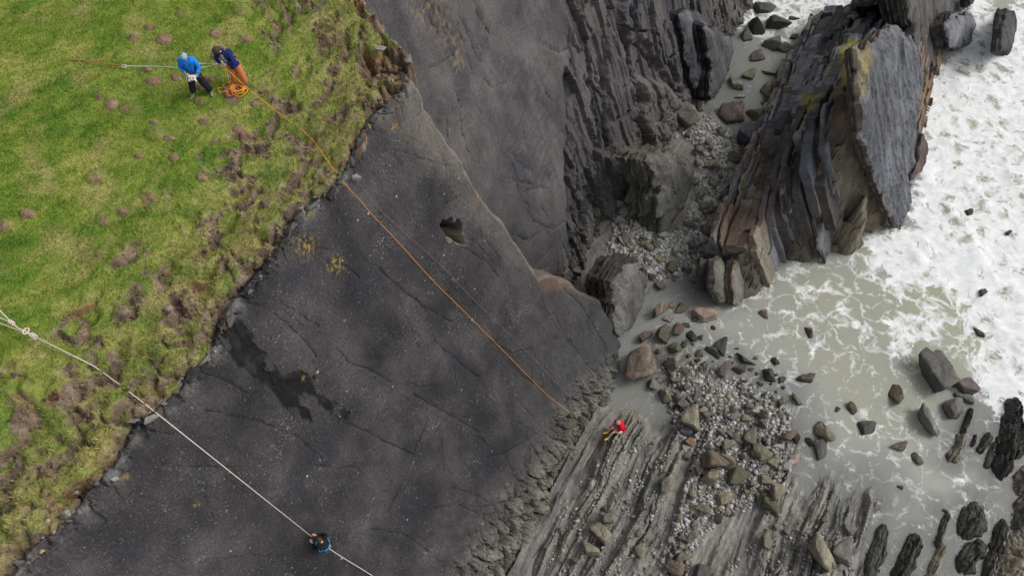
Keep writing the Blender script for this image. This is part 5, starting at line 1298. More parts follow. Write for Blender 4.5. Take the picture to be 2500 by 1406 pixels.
RIBS = [(2345, 1310, 2385, 1235, 66, 0.45, M_RIBD, 'black striped hump of rock in the lower lagoon'), (2340, 1392, 2385, 1325, 58, 0.45, M_RIBD, 'black-and-tan striped rock below the striped hump'),
        (2425, 1350, 2445, 1278, 36, 0.4, M_RIBD, 'narrow dark rock right of the striped hump'), (2400, 1420, 2420, 1350, 30, 0.35, M_RIBD, 'dark ridge cut by the bottom edge near the right ledge'),
        (2262, 1420, 2296, 1340, 26, 0.35, M_RIBL, 'knobbly tan rib cut by the bottom edge of the picture'), (2286, 1330, 2308, 1262, 20, 0.3, M_RIB, 'narrow brown rib above the knobbly tan one'),
        (2185, 1425, 2230, 1320, 46, 0.4, M_RIBD, 'long dark rib at the bottom of the lagoon'), (2110, 1425, 2150, 1300, 46, 0.32, M_RIBD, 'low weedy rib just off the platform edge'),
        (2318, 1125, 2346, 1065, 30, 0.4, M_RIBL, 'tan ribbed rock in line above the lagoon ribs'), (2346, 1065, 2366, 1005, 18, 0.3, M_RIB, 'thin brown rib running up from the tan ribbed rock'),
        (2385, 1105, 2412, 1060, 26, 0.28, M_RIBD, 'small dark rib beside the thin brown one'), (2405, 1140, 2425, 1085, 22, 0.22, M_RIB, 'low dark rib awash near the right ledge'), (2370, 1090, 2380, 1062, 14, 0.2, M_RIB, 'tiny rib stub near the thin brown rib'),
        (2440, 1150, 2470, 1000, 50, 0.6, M_RIBD, 'black jagged ledge where the surf ends at the right'), (2455, 1430, 2510, 1290, 96, 0.7, M_RIBL, 'broad tan layered ledge in the bottom right corner'),
        (2478, 1290, 2520, 1215, 60, 0.6, M_RIB, 'brown layered ledge above the broad tan one'), (2480, 1200, 2525, 1140, 56, 0.55, M_RIBL, 'tan ledge at the right edge of the picture'), (2475, 1110, 2515, 1040, 40, 0.6, M_RIB, 'grey-brown ledge behind the black jagged one'),
        (1808, 1340, 1840, 1262, 36, 0.4, M_RIB, 'long smooth stone fin lying on the platform'), (2080, 1320, 2110, 1230, 26, 0.35, M_RIB, 'craggy rib on the seaward edge of the platform')]
for i, q in enumerate(RIBS): rib(*q, seed=1500 + i * 9)
# ================================================================== PEOPLE, ROPES AND TURF DETAIL
def tube(points, rad, sides=6, closed_caps=True):
    P = np.array(points, float); n = len(P)
    rad = np.full(n, rad) if np.isscalar(rad) else np.array(rad, float)
    T = np.gradient(P, axis=0); T /= np.maximum(np.linalg.norm(T, axis=1), 1e-9)[:, None]
    ref = np.array([0, 0, 1.0]) if abs(T[0][2]) < 0.9 else np.array([1.0, 0, 0])
    V = []
    a = np.cross(T[0], ref); a /= np.linalg.norm(a)
    for i in range(n):
        a = a - T[i] * (a @ T[i]); a /= max(np.linalg.norm(a), 1e-9); b = np.cross(T[i], a)
        th = np.arange(sides) * 2 * np.pi / sides
        V.append(P[i] + rad[i] * (np.cos(th)[:, None] * a + np.sin(th)[:, None] * b))
    V = np.vstack(V); F = []
    for i in range(n - 1):
        for k in range(sides):
            k2 = (k + 1) % sides
            F += [[i * sides + k, i * sides + k2, (i + 1) * sides + k2], [i * sides + k, (i + 1) * sides + k2, (i + 1) * sides + k]]
    if closed_caps:
        V = np.vstack([V, P[:1], P[-1:]]); c0, c1 = len(V) - 2, len(V) - 1
        for k in range(sides):
            k2 = (k + 1) % sides
            F += [[c0, k2, k], [c1, (n - 1) * sides + k, (n - 1) * sides + k2]]
    return V, np.array(F)

def smooth_path(pts, per=6):
    P = np.array(pts, float); out = []
    for i in range(len(P) - 1):
        p0, p1, p2, p3 = P[max(i - 1, 0)], P[i], P[i + 1], P[min(i + 2, len(P) - 1)]
        for k in range(per):
            t_ = k / per
            out.append(0.5 * ((2 * p1) + (p2 - p0) * t_ + (2 * p0 - 5 * p1 + 4 * p2 - p3) * t_ ** 2 + (3 * p1 - p0 - 3 * p2 + p3) * t_ ** 3))
    return np.array(out + [P[-1]])

def join(parts):
    V, F, k = [], [], 0
    for v, f in parts:
        V.append(np.asarray(v)); F.append(np.asarray(f) + k); k += len(v)
    return np.vstack(V), np.vstack(F)

def tris(me):
    me.calc_loop_triangles()
    f = np.empty(len(me.loop_triangles) * 3, np.int32); me.loop_triangles.foreach_get('vertices', f)
    v = np.empty(len(me.vertices) * 3, np.float32); me.vertices.foreach_get('co', v)
    return v.reshape(-1, 3).astype(float), f.reshape(-1, 3)

def skin(joints, edges, root, sub=2, org=(0, 0, 0)):
    """skin-modifier body: joints name -> (pos, radius or (rx, ry))"""
    names = list(joints)
    me = bpy.data.meshes.new('tmp'); me.from_pydata([joints[k][0] for k in names], [(names.index(a), names.index(b)) for a, b in edges], [])
    o = bpy.data.objects.new('tmp', me); COL.objects.link(o)
    sm = o.modifiers.new('s', 'SKIN'); sm.use_smooth_shade = True
    if not me.skin_vertices: me.attributes.new('skin', 'FLOAT', 'POINT')
    sv = me.skin_vertices[0].data
    for i, k in enumerate(names):
        r_ = joints[k][1]; sv[i].radius = (r_, r_) if isinstance(r_, (int, float)) else r_
        sv[i].use_root = (k == root)
    ss = o.modifiers.new('ss', 'SUBSURF'); ss.levels = sub
    dg = bpy.context.evaluated_depsgraph_get(); dg.update()
    m2 = bpy.data.meshes.new_from_object(o.evaluated_get(dg))
    v, f = tris(m2)
    bpy.data.objects.remove(o); bpy.data.meshes.remove(me); bpy.data.meshes.remove(m2)
    return v, f

def V3(*a): return np.array(a, float)
def unit(a): a = np.asarray(a, float); return a / max(np.linalg.norm(a), 1e-9)

def head_shape(c, fwd, up, r=0.105):
    d, f = ICO[3]
    right = np.cross(fwd, up); right = unit(right); up = unit(np.cross(right, fwd)); fwd = unit(fwd)
    x, y, z = d[:, 0], d[:, 1], d[:, 2]           # x right, y forward, z up
    s = np.stack([x * 0.76, y * 0.93, z * 1.12], -1)
    jaw = sst(0.1, -0.9, z); s[:, 0] *= 1 - 0.28 * jaw; s[:, 1] += 0.10 * jaw * sst(0, 1, y)
    nose = np.exp(-((x / 0.13) ** 2 + ((z + 0.12) / 0.20) ** 2)) * (y > 0); s[:, 1] += 0.22 * nose
    eye = (np.exp(-(((np.abs(x) - 0.30) / 0.13) ** 2 + ((z - 0.08) / 0.10) ** 2))) * (y > 0); s[:, 1] -= 0.09 * eye
    mouth = np.exp(-((x / 0.25) ** 2 + ((z + 0.47) / 0.05) ** 2)) * (y > 0); s[:, 1] -= 0.05 * mouth
    ear = np.exp(-((y / 0.16) ** 2 + ((z + 0.03) / 0.22) ** 2)); s[:, 0] += np.sign(x) * 0.14 * ear * (np.abs(x) > 0.75)
    return c + r * (s[:, :1] * right + s[:, 1:2] * fwd + s[:, 2:3] * up), f

def cap_shape(c, fwd, up, r, lo=0.0, bulge=1.08, seed=0, rough=0.0):
    """hair, hat or helmet: the head's crown above a line"""
    d, f = ICO[3]
    right = unit(np.cross(fwd, up)); up = unit(np.cross(right, fwd)); fwd = unit(fwd)
    line = lo + 0.45 * sst(-0.2, 0.9, d[:, 1])
    s = np.stack([d[:, 0] * 0.80, d[:, 1] * 0.97 - 0.02, d[:, 2] * 1.14], -1) * bulge
    s = s * (1 + rough * fb3(d * 5, 2, seed))[:, None]
    keep = d[:, 2] > line
    k = keep[f].all(1)
    v = c + r * (s[:, :1] * right + s[:, 1:2] * fwd + s[:, 2:3] * up)
    v2, f2 = compact(v, f[k])
    return v2, f2

def hand_shape(wr, d, palm_n, side, size=1.0, curl=0.9):
    """palm and five bent fingers; d: forearm direction, palm_n: where the palm faces, side: +1 thumb to the right of d"""
    d = unit(d); pn = unit(palm_n - d * (palm_n @ d)); r = np.cross(d, pn) * side
    parts = [tube([wr - d * 0.02, wr + d * 0.02 * size, wr + d * 0.05 * size, wr + d * 0.085 * size], [0.026 * size, 0.034 * size, 0.040 * size, 0.030 * size], 8)]
    for k, (lat, ln) in enumerate(((0.030, 0.072), (0.010, 0.082), (-0.011, 0.076), (-0.030, 0.058))):
        b = wr + d * 0.075 * size + r * lat * size
        pts, a, p = [b], 0.0, b
        for j, seg in enumerate((0.45, 0.32, 0.23)):
            a += curl * (0.45 + 0.25 * j)
            p = p + (d * math.cos(a) + pn * math.sin(a)) * ln * seg * size; pts.append(p)
        parts.append(tube(pts, [0.0098 * size, 0.0092 * size, 0.0085 * size, 0.0065 * size], 6))
    tb = wr + d * 0.03 * size + r * 0.034 * size
    parts.append(tube([tb, tb + (d * 0.5 + r * 0.7 + pn * 0.3) * 0.035 * size, tb + (d * 0.85 + r * 0.35 + pn * 0.7) * 0.066 * size], [0.013 * size, 0.011 * size, 0.008 * size], 6))
    return join(parts)

def shoe_shape(ank, toe_dir, up=(0, 0, 1), L=0.28):
    t_, u_ = unit(toe_dir), np.array(up, float); r = unit(np.cross(t_, u_)); u_ = np.cross(r, t_)
    d, f = ICO[3]
    s = np.stack([d[:, 0] * (0.050 - 0.012 * sst(0.2, -1, d[:, 1])), d[:, 1] * L / 2, d[:, 2] * 0.05], -1)
    s[:, 2] = np.where(d[:, 2] < 0, np.maximum(s[:, 2], -0.030), s[:, 2] * (1.0 - 0.45 * sst(-0.1, 0.9, d[:, 1])) + 0.03 * sst(0.1, -0.7, d[:, 1]) * (d[:, 2] > 0.3))
    c = ank + t_ * 0.07 - u_ * 0.055
    return c + s[:, :1] * r + s[:, 1:2] * t_ + s[:, 2:3] * u_, f

def cloth_mat(name, rgb, rough=0.85):
    return plain(name, rgb, rough, 0.25, 0.22, 26, 0.0, 0.5)
SKINM = plain('skin', (0.52, 0.30, 0.22), 0.55, 0.4, 0.08, 20)

def person(label, org, J, fwd, head_fwd, colors, hat, sleeves=True, bare_legs=False, palm=None, toes=None, curl=0.9, group=None, size=1.0):
    """J: joints in metres from org. One continuous body; clothes, shoes, hair or hat are its children"""
    J = {k: np.array(v, float) for k, v in J.items()}
    up = unit(J['neck'] - J['chest'])
    rb = {'pelvis': (0.110, 0.085), 'chest': (0.105, 0.075), 'neck': 0.055, 'shl': 0.050, 'shr': 0.050, 'ell': 0.046, 'elr': 0.046, 'wrl': 0.030, 'wrr': 0.030,
          'hipl': 0.088, 'hipr': 0.088, 'knl': 0.058, 'knr': 0.058, 'anl': 0.040, 'anr': 0.040}
    ed = [('pelvis', 'chest'), ('chest', 'neck'), ('chest', 'shl'), ('chest', 'shr'), ('shl', 'ell'), ('ell', 'wrl'), ('shr', 'elr'), ('elr', 'wrr'), ('pelvis', 'hipl'), ('pelvis', 'hipr'), ('hipl', 'knl'), ('knl', 'anl'), ('hipr', 'knr'), ('knr', 'anr')]
    j2 = {k: (tuple(J[k]), rb[k]) for k in rb}
    hc = J['head']
    j2['skull'] = (tuple(hc - up * 0.03), 0.058)
    body = [skin(j2, ed + [('neck', 'skull')], 'pelvis'), head_shape(hc, unit(head_fwd), up)]
    pl = palm or {}
    for s, sg in (('l', -1), ('r', 1)):
        body.append(hand_shape(J['wr' + s], J['wr' + s] - J['el' + s] if 'hd' + s not in pl else np.array(pl['hd' + s], float), np.array(pl.get(s, (0, -0.3, -1)), float), sg * pl.get('sg', 1), 1.0, curl))
    v, f = join(body)
    root = link('person', mesh_np('body', v, f, None, True), SKINM, None, label, 'person', group)
    root.location = org; root.scale = (size,) * 3
    # upper garment
    g = 1.16
    jt = {'waist': (tuple(J['pelvis'] * 0.75 + J['chest'] * 0.25), (0.185, 0.150)), 'chest': (tuple(J['chest']), (0.205, 0.160)), 'yoke': (tuple(J['neck'] * 0.72 + J['chest'] * 0.28), 0.130), 'neck': (tuple(J['neck']), 0.085),
          'hem': (tuple(J['pelvis'] - up * 0.04), (0.185, 0.150))}
    et = [('hem', 'waist'), ('waist', 'chest'), ('chest', 'yoke'), ('yoke', 'neck')]
    for s in 'lr':
        jt['sh' + s] = (tuple(J['sh' + s]), 0.095); jt['el' + s] = (tuple(J['el' + s]), 0.072)
        et += [('yoke', 'sh' + s), ('sh' + s, 'el' + s)]
        if sleeves:
            jt['cu' + s] = (tuple(J['wr' + s] * 0.88 + J['el' + s] * 0.12), 0.050); et.append(('el' + s, 'cu' + s))
    v, f = skin(jt, et, 'waist')
    v = v + 0.012 * np.stack([fb3(v * 9 + k * 5, 2, 40 + k) for k in range(3)], -1)
    link('jacket' if sleeves else 'shirt', mesh_np('jacket', v, f, None, True), colors['top'], root)
    # trousers or shorts
    jl = {'pelvis': (tuple(J['pelvis']), (0.165, 0.140)), 'waist': (tuple(J['pelvis'] * 0.8 + J['chest'] * 0.2), (0.160, 0.135))}; el = [('waist', 'pelvis')]
    for s in 'lr':
        end = J['kn' + s] * 0.9 + J['hip' + s] * 0.1 if bare_legs else J['an' + s] * 0.97 + J['kn' + s] * 0.03
        jl['hip' + s] = (tuple(J['hip' + s]), 0.128); el.append(('pelvis', 'hip' + s))
        if bare_legs:
            jl['end' + s] = (tuple(J['kn' + s] * 0.55 + J['hip' + s] * 0.45), 0.115); el.append(('hip' + s, 'end' + s))
        else:
            jl['kn' + s] = (tuple(J['kn' + s]), 0.112); jl['end' + s] = (tuple(end), 0.108); el += [('hip' + s, 'kn' + s), ('kn' + s, 'end' + s)]
    v, f = skin(jl, el, 'pelvis')
    v = v + 0.012 * np.stack([fb3(v * 8 + k * 5, 2, 50 + k) for k in range(3)], -1)
    link('shorts' if bare_legs else 'trousers', mesh_np('trousers', v, f, None, True), colors['legs'], root)
    for s in 'lr':
        td = np.array(toes[s], float) if toes else np.array(fwd, float)
        v, f = shoe_shape(J['an' + s], td, pl.get('sup', (0, 0, 1)))
        link('shoe', mesh_np('shoe', v, f, None, True), colors['shoe'], root)
    v, f = cap_shape(hc, unit(head_fwd), up, 0.108, hat[1], hat[2], 3, hat[3])
    link(hat[0], mesh_np(hat[0], v, f, None, True), colors['hat'], root)
    return root

def put(root, name, vf, mat, smooth=True):
    return link(name, mesh_np(name, vf[0], vf[1], None, smooth), mat, root)
def ring(c, ax_, ra, rt, seg=24, sides=6, sq=1.0):
    ax_ = unit(ax_); a = unit(np.cross(ax_, [0.3, 0.2, 1.0])); b = np.cross(ax_, a)
    th = np.linspace(0, 2 * np.pi, seg + 1)
    return tube([c + ra * (math.cos(t_) * a + sq * math.sin(t_) * b) for t_ in th], rt, sides, False)

BLUE, NAVY, ORTR, RED = cloth_mat('jacket_blue', (0.012, 0.22, 0.80)), cloth_mat('jacket_navy', (0.012, 0.022, 0.11)), cloth_mat('trousers_orange', (0.58, 0.19, 0.075)), cloth_mat('shirt_red', (0.62, 0.006, 0.02))
BLACK, BLKTR, GREYF = cloth_mat('black_fabric', (0.010, 0.010, 0.013)), cloth_mat('trousers_black', (0.014, 0.016, 0.024)), cloth_mat('fleece_grey', (0.17, 0.165, 0.17))
HAIR, SHOEG, SHOEB, SHOEY = plain('hair_brown', (0.055, 0.032, 0.020), 0.7, 0.3, 0.4, 40), plain('shoe_grey', (0.23, 0.215, 0.185), 0.8), plain('shoe_brown', (0.12, 0.095, 0.075), 0.8), plain('shoe_yellow', (0.75, 0.50, 0.09), 0.7)
WHITEP, SHORTW, HARN, BLUEH = plain('white_plastic', (0.80, 0.80, 0.80), 0.4, 0.5, 0.04), cloth_mat('shorts_pale', (0.72, 0.64, 0.58)), plain('webbing', (0.10, 0.045, 0.03), 0.8), cloth_mat('harness_blue', (0.03, 0.30, 0.62))
METAL, HELM = plain('steel', (0.55, 0.55, 0.56), 0.3, 0.5, 0.1, 30, 0.9), plain('helmet_grey', (0.30, 0.29, 0.28), 0.5)
t = NT('hat_stripes')
sx_ = t.n('ShaderNodeSeparateXYZ'); t.l(t.obj(), sx_.inputs[0])
st_ = t.math('GREATER_THAN', t.math('SINE', t.math('MULTIPLY', sx_.outputs['Z'], 210.0)), 0.0)
M_HAT = t.set(Base_Color=t.mixc(st_, (0.50, 0.58, 0.60), (0.10, 0.20, 0.25)), Roughness=0.9)

KB, KN, KC = 0.89, 0.92, 0.84      # sizes
# --- person in the blue jacket with the remote controller
bl = (on_turf(474, 234) + on_turf(517, 226)) / 2
hl, hr = (on_turf(474, 234) - bl) / KB, (on_turf(517, 226) - bl) / KB
J = {'pelvis': (0, 0, .95), 'chest': (0, -.02, 1.26), 'neck': (0, -.04, 1.47), 'head': (0.0, -.085, 1.61), 'shl': (-.185, .0, 1.42), 'shr': (.185, .0, 1.42), 'ell': (-.285, -.03, 1.15), 'elr': (.285, -.05, 1.14),
     'wrl': (-.09, -.235, 1.09), 'wrr': (.19, -.25, 1.02), 'hipl': (-.10, .0, .91), 'hipr': (.10, .0, .91), 'knl': (-.17, -.03, .50), 'knr': (.18, -.02, .50),
     'anl': (hl[0], hl[1], hl[2] + .085), 'anr': (hr[0], hr[1], hr[2] + .085)}
pb = person('person in blue jacket and striped beanie looking down at a white remote controller', bl, J, (0, -1, 0), (0.02, -0.85, -0.5), {'top': BLUE, 'legs': BLKTR, 'shoe': SHOEG, 'hat': M_HAT}, ('beanie', -0.05, 1.16, 0.03),
            toes={'l': (-.35, -.9, 0), 'r': (.25, -.9, 0)}, palm={'l': (0.3, -0.2, -1), 'r': (-1, -0.2, -0.1), 'sg': -1, 'hdl': (0.75, -0.5, -0.2), 'hdr': (-0.15, -0.9, 0.1)}, size=KB)
put(pb, 'harness', join([ring(V3(0, 0, .99), V3(0, 0.05, 1), 0.178, 0.022, 28, 6, 0.82), ring(V3(-.115, 0, .80), V3(-.15, 0, 1), 0.105, 0.016), ring(V3(.115, 0, .80), V3(.15, 0, 1), 0.105, 0.016)]), HARN)
put(pb, 'neck_strap', join([tube([V3(-.08, -.06, 1.49), V3(-.07, -.17, 1.33), V3(.02, -.23, 1.10), V3(.06, -.27, 1.02)], 0.008), tube([V3(.08, -.06, 1.49), V3(.10, -.18, 1.30), V3(.10, -.24, 1.10), V3(.11, -.27, 1.02)], 0.008)]), BLACK)
put(pb, 'side_panel', join([tube([V3(.175, -.055, 1.28), V3(.165, -.07, 1.14), V3(.15, -.07, 1.02)], [0.02, 0.045, 0.04]), tube([V3(-.175, -.055, 1.28), V3(-.165, -.07, 1.14), V3(-.15, -.07, 1.02)], [0.02, 0.04, 0.035])]), NAVY)
put(pb, 'gear', join([ring(V3(-.19, -.05, .93), V3(1, .2, 0), 0.035, 0.009, 14), ring(V3(.19, -.05, .92), V3(1, -.2, 0), 0.035, 0.009, 14), ring(V3(-.06, -.13, .86), V3(0, 1, .2), 0.03, 0.009, 14)]), METAL)

def soft_box(c, s, ex, ey, ez, r=0.35):
    d, f = ICO[3]
    q = np.sign(d) * np.abs(d) ** r; q = q / np.abs(q).max()
    return c + q[:, :1] * s[0] * ex + q[:, 1:2] * s[1] * ey + q[:, 2:3] * s[2] * ez, f
ctl = link('remote_controller', None, None, None, 'white two-stick remote controller held by the person in blue', 'controller'); ctl.location = bl + V3(.085, -.335, 1.03) * KB; ctl.scale = (KB,) * 3
ex, ey, ez = V3(1, 0, 0), unit(V3(0, .55, .8)), unit(V3(0, -.8, .55))
put(ctl, 'body', soft_box(V3(0, 0, 0), (.105, .075, .032), ex, ey, ez), WHITEP)
for sg in (-1, 1):
    put(ctl, 'stick', join([soft_box(V3(0, 0, 0) + ex * .045 * sg + ey * -.005 + ez * .033, (.020, .020, .004), ex, ey, ez, 0.7), tube([ex * .045 * sg + ez * .03, ex * .045 * sg + ez * .06], .006)]), GREYF)
    put(ctl, 'handle', tube([ex * .085 * sg - ey * .05, ex * .10 * sg - ey * .09, ex * .09 * sg - ey * .12], [.026, .024, .016], 8), WHITEP)
put(ctl, 'cable', tube(smooth_path([V3(.0, -.01, -.10), V3(-.10, -.03, -.12), V3(-.16, -.02, -.05), V3(-.15, .01, .03), V3(-.10, .01, .04)]), .007), WHITEP)

# --- person in the navy jacket paying out the rope
nv = (on_turf(577, 208) + on_turf(602, 209)) / 2
hl, hr = (on_turf(577, 207) - nv) / KN, (on_turf(602, 210) - nv) / KN
J = {'pelvis': (-.01, .05, .90), 'chest': (-.12, .00, 1.20), 'neck': (-.20, -.05, 1.39), 'head': (-.25, -.12, 1.50), 'shl': (-.33, .04, 1.34), 'shr': (.02, -.04, 1.37), 'ell': (-.40, -.06, 1.10), 'elr': (.13, -.16, 1.13),
     'wrl': (-.25, -.20, 1.02), 'wrr': (-.12, -.21, 1.04), 'hipl': (-.10, .05, .87), 'hipr': (.08, .04, .87), 'knl': (-.10, .0, .47), 'knr': (.13, .0, .47),
     'anl': (hl[0], hl[1], hl[2] + .085), 'anr': (hr[0], hr[1], hr[2] + .085)}
pn_ = person('person in navy jacket and orange trousers bending over to handle the orange rope', nv, J, (-0.3, -1, 0), (-0.15, -0.50, -0.95), {'top': NAVY, 'legs': ORTR, 'shoe': SHOEB, 'hat': HAIR}, ('hair', -0.55, 1.15, 0.14),
             toes={'l': (-.3, -.9, 0), 'r': (.05, -1, 0)}, palm={'l': (0.6, 0, -1), 'r': (-0.6, 0, -1), 'sg': -1, 'hdl': (0.6, -0.5, -0.5), 'hdr': (-0.7, -0.3, -0.5)}, size=KN)
put(pn_, 'fleece', tube([V3(-.16, -.115, 1.36), V3(-.15, -.135, 1.25), V3(-.10, -.125, 1.12), V3(-.06, -.09, 1.02)], [0.06, 0.085, 0.08, 0.05], 10), GREYF)
put(pn_, 'hood', tube([V3(-.30, .02, 1.41), V3(-.20, .07, 1.45), V3(-.07, .03, 1.43), V3(-.06, -.05, 1.40)], [0.04, 0.06, 0.055, 0.035], 10), GREYF)

# --- climber on the slab
cp_ = on_slab(766, 1314, 0.0)
cl = cp_ + N_H * 0.43 + V3(0, 0, 0.05)
f_, l_ = -N_H, np.cross([0, 0, 1.0], -N_H)       # forward (to the rock) and his left
def q_(f, l, z): return tuple(f_ * f + l_ * l + V3(0, 0, z))
J = {'pelvis': q_(0, 0, 0), 'chest': q_(-.02, 0, .31), 'neck': q_(.01, 0, .51), 'head': q_(.07, .0, .64), 'shl': q_(.02, .19, .46), 'shr': q_(.02, -.19, .46), 'ell': q_(.16, .29, .26), 'elr': q_(.20, -.27, .30),
     'wrl': q_(.36, .17, .36), 'wrr': q_(.38, -.08, .44), 'hipl': q_(.03, .10, -.03), 'hipr': q_(.03, -.10, -.03), 'knl': q_(.24, .20, -.22), 'knr': q_(.24, -.20, -.20), 'anl': q_(.20, .17, -.60), 'anr': q_(.21, -.17, -.56)}
pc = person('climber in black top and blue harness abseiling down the dark slab on a white rope', cl, J, f_, unit(f_ * 0.75 + V3(0, 0, -.5)), {'top': BLACK, 'legs': BLKTR, 'shoe': SHOEB, 'hat': HAIR}, ('hair', -0.25, 1.13, 0.14),
            toes={'l': f_ * 0.6 + V3(0, 0, .75), 'r': f_ * 0.6 + V3(0, 0, .75)}, palm={'l': V3(*q_(.2, -.8, -.3)), 'r': V3(*q_(.2, .8, -.3)), 'sg': 1, 'hdl': V3(*q_(.8, -.2, .5)), 'hdr': V3(*q_(.8, .1, .5)), 'sup': tuple(unit(-f_ * .75 + V3(0, 0, .6)))}, curl=1.1, size=KC)
put(pc, 'harness', join([ring(V3(0, 0, .03), V3(0, 0, 1) + f_ * .1, 0.18, 0.028, 28, 6, 0.9), ring(V3(*q_(.10, .13, -.10)), V3(*q_(.6, .2, -.5)), 0.115, 0.022), ring(V3(*q_(.10, -.13, -.10)), V3(*q_(.6, -.2, -.5)), 0.115, 0.022)]), BLUEH)
put(pc, 'chest_panel', tube([V3(*q_(.15, .12, .45)), V3(*q_(.19, .11, .34)), V3(*q_(.18, .07, .20)), V3(*q_(.15, .03, .10))], [0.05, 0.085, 0.08, 0.04], 10), BLUEH)
put(pc, 'gear', join([ring(V3(*q_(-.14, .12, -.06)), V3(*q_(1, .5, 0)), 0.045, 0.010, 14), ring(V3(*q_(-.16, -.06, -.06)), V3(*q_(1, -.3, 0)), 0.045, 0.010, 14), ring(V3(*q_(.16, 0, .06)), V3(*q_(0, 1, 0)), 0.05, 0.012, 14), ring(V3(*q_(-.10, -.16, -.08)), V3(*q_(.2, 1, 0)), 0.045, 0.010, 14)]), METAL)

# --- climber in red at the foot
rd = on_shore(1516, 1049)
rd[2] = max(float(shore_z(rd[0] + a_, rd[1] + b_)) for a_ in (0, -.2, -.4, -.6) for b_ in (-.35, -.15, .1)) + 0.02
J = {'pelvis': (0, 0, .14), 'chest': (-.07, .03, .43), 'neck': (-.14, .04, .60), 'head': (-.22, .03, .72), 'shl': (-.06, -.15, .55), 'shr': (-.19, .19, .55), 'ell': (-.20, -.22, .32), 'elr': (-.32, .22, .33),
     'wrl': (-.38, -.10, .30), 'wrr': (-.45, .08, .30), 'hipl': (-.04, -.10, .13), 'hipr': (-.10, .08, .13), 'knl': (-.40, -.24, .30), 'knr': (-.44, -.04, .32), 'anl': (-.62, -.42, .07), 'anr': (-.64, -.16, .08)}
pr = person('climber in red shirt and pale shorts sitting on the platform beside a heap of rope', rd, J, (-.9, -.4, 0), (-.8, -.25, -.6), {'top': RED, 'legs': SHORTW, 'shoe': SHOEY, 'hat': HELM}, ('helmet', -0.15, 1.2, 0.0),
            sleeves=False, bare_legs=True, toes={'l': (-.8, -.45, -.1), 'r': (-.85, -.2, -.1)}, palm={'l': (0, .4, -1), 'r': (0, -.4, -1), 'sg': 1})
put(pr, 'harness', ring(V3(-.02, .01, .22), V3(-.15, .05, 1), 0.172, 0.018, 28, 6, 0.85), BLACK)

# ------------------------------------------------------------------ ropes
def rope_mat(name, a, b):
    t = NT(name)
    n = t.noise(t.obj(), 90, 2, 0.5)
    return t.set(Base_Color=t.mixc(t.ramp(n, 0.4, 0.6), a, b), Roughness=0.8)
R_OR, R_PU, R_WH, R_BR = rope_mat('rope_orange', (0.80, 0.34, 0.035), (0.66, 0.24, 0.02)), rope_mat('rope_purple', (0.26, 0.10, 0.20), (0.20, 0.05, 0.13)), rope_mat('rope_white', (0.74, 0.66, 0.60), (0.60, 0.50, 0.45)), rope_mat('sling_brown', (0.42, 0.17, 0.055), (0.30, 0.11, 0.04))
R_GR = rope_mat('rope_pale', (0.58, 0.60, 0.50), (0.45, 0.48, 0.40))
def rope(name, pts, rad, mat, label, cat='rope', per=5, group=None):
    sp_ = smooth_path(pts, per)
    if isinstance(rad, tuple): rad = np.interp(np.arange(len(sp_)), [0, rad[2] * per, rad[2] * per + per, len(sp_)], [rad[0], rad[0], rad[1], rad[1]])
    v, f = tube(sp_, rad, 6)
    o0 = np.array(pts[0]); o = link(name, mesh_np(name, v - o0, f, None, True), mat, None, label, cat, group); o.location = o0
    return o
def tz(px, py, h): p = on_turf(px, py); q = at_z(float(px), float(py), p[2] + h); return q
hand_n = nv + V3(-.19, -.25, .97) * KN
e_ = on_turf(745, 327) + V3(0, 0, .06)
pts = [on_turf(566, 226) + V3(0, 0, .1), nv + V3(-.20, -.24, .45) * KN, hand_n]
for k in (0.25, 0.5, 0.75): pts.append(hand_n * (1 - k) + e_ * k - V3(0, 0, 0.10 * 4 * k * (1 - k)))
pts += [e_, on_turf(772, 355) + V3(0, 0, .07), on_turf(806, 404) + V3(0, 0, .07), on_turf(830, 432) + V3(0, 0, .06)]
pts += [on_slab(x, y, o) for x, y, o in ((850, 458, .14), (880, 490, .10), (905, 520, .08), (960, 578, .07), (1010, 633, .07), (1060, 688, .07), (1110, 737, .08), (1160, 787, .08), (1240, 867, .08), (1330, 958, .08), (1382, 1000, .09))]
pts += [on_slab(x, y, 0.10) for x, y in ((1394, 1013), (1404, 1026), (1425, 1037))] + [on_shore(x, y) + V3(0, 0, .16) for x, y in ((1448, 1046), (1464, 1044), (1472, 1041), (1480, 1046), (1488, 1042))] + [rd + V3(-.38, .0, .22)]
rope('climbing_rope', pts, (0.0095, 0.007, 9), R_OR, 'orange climbing rope running from the navy-jacketed person down the slab to the climber in red', per=8)
pts = [on_turf(x, y) + V3(0, 0, h) for x, y, h in ((606, 206, .05), (640, 232, .12), (690, 272, .16), (740, 318, .12), (790, 362, .08), (835, 402, .06))]
pts += [on_slab(x, y, .07) for x, y in ((872, 442), (930, 513), (1000, 580), (1080, 652), (1160, 735), (1240, 812), (1330, 905), (1400, 975))] + [on_slab(1436, 1003, .12)] + [on_shore(x, y) + V3(0, 0, .2) for x, y in ((1472, 1022), (1492, 1034))]
rope('climbing_rope', pts, 0.0065, R_PU, 'thin purple climbing rope running down the slab beside the orange one', per=8)
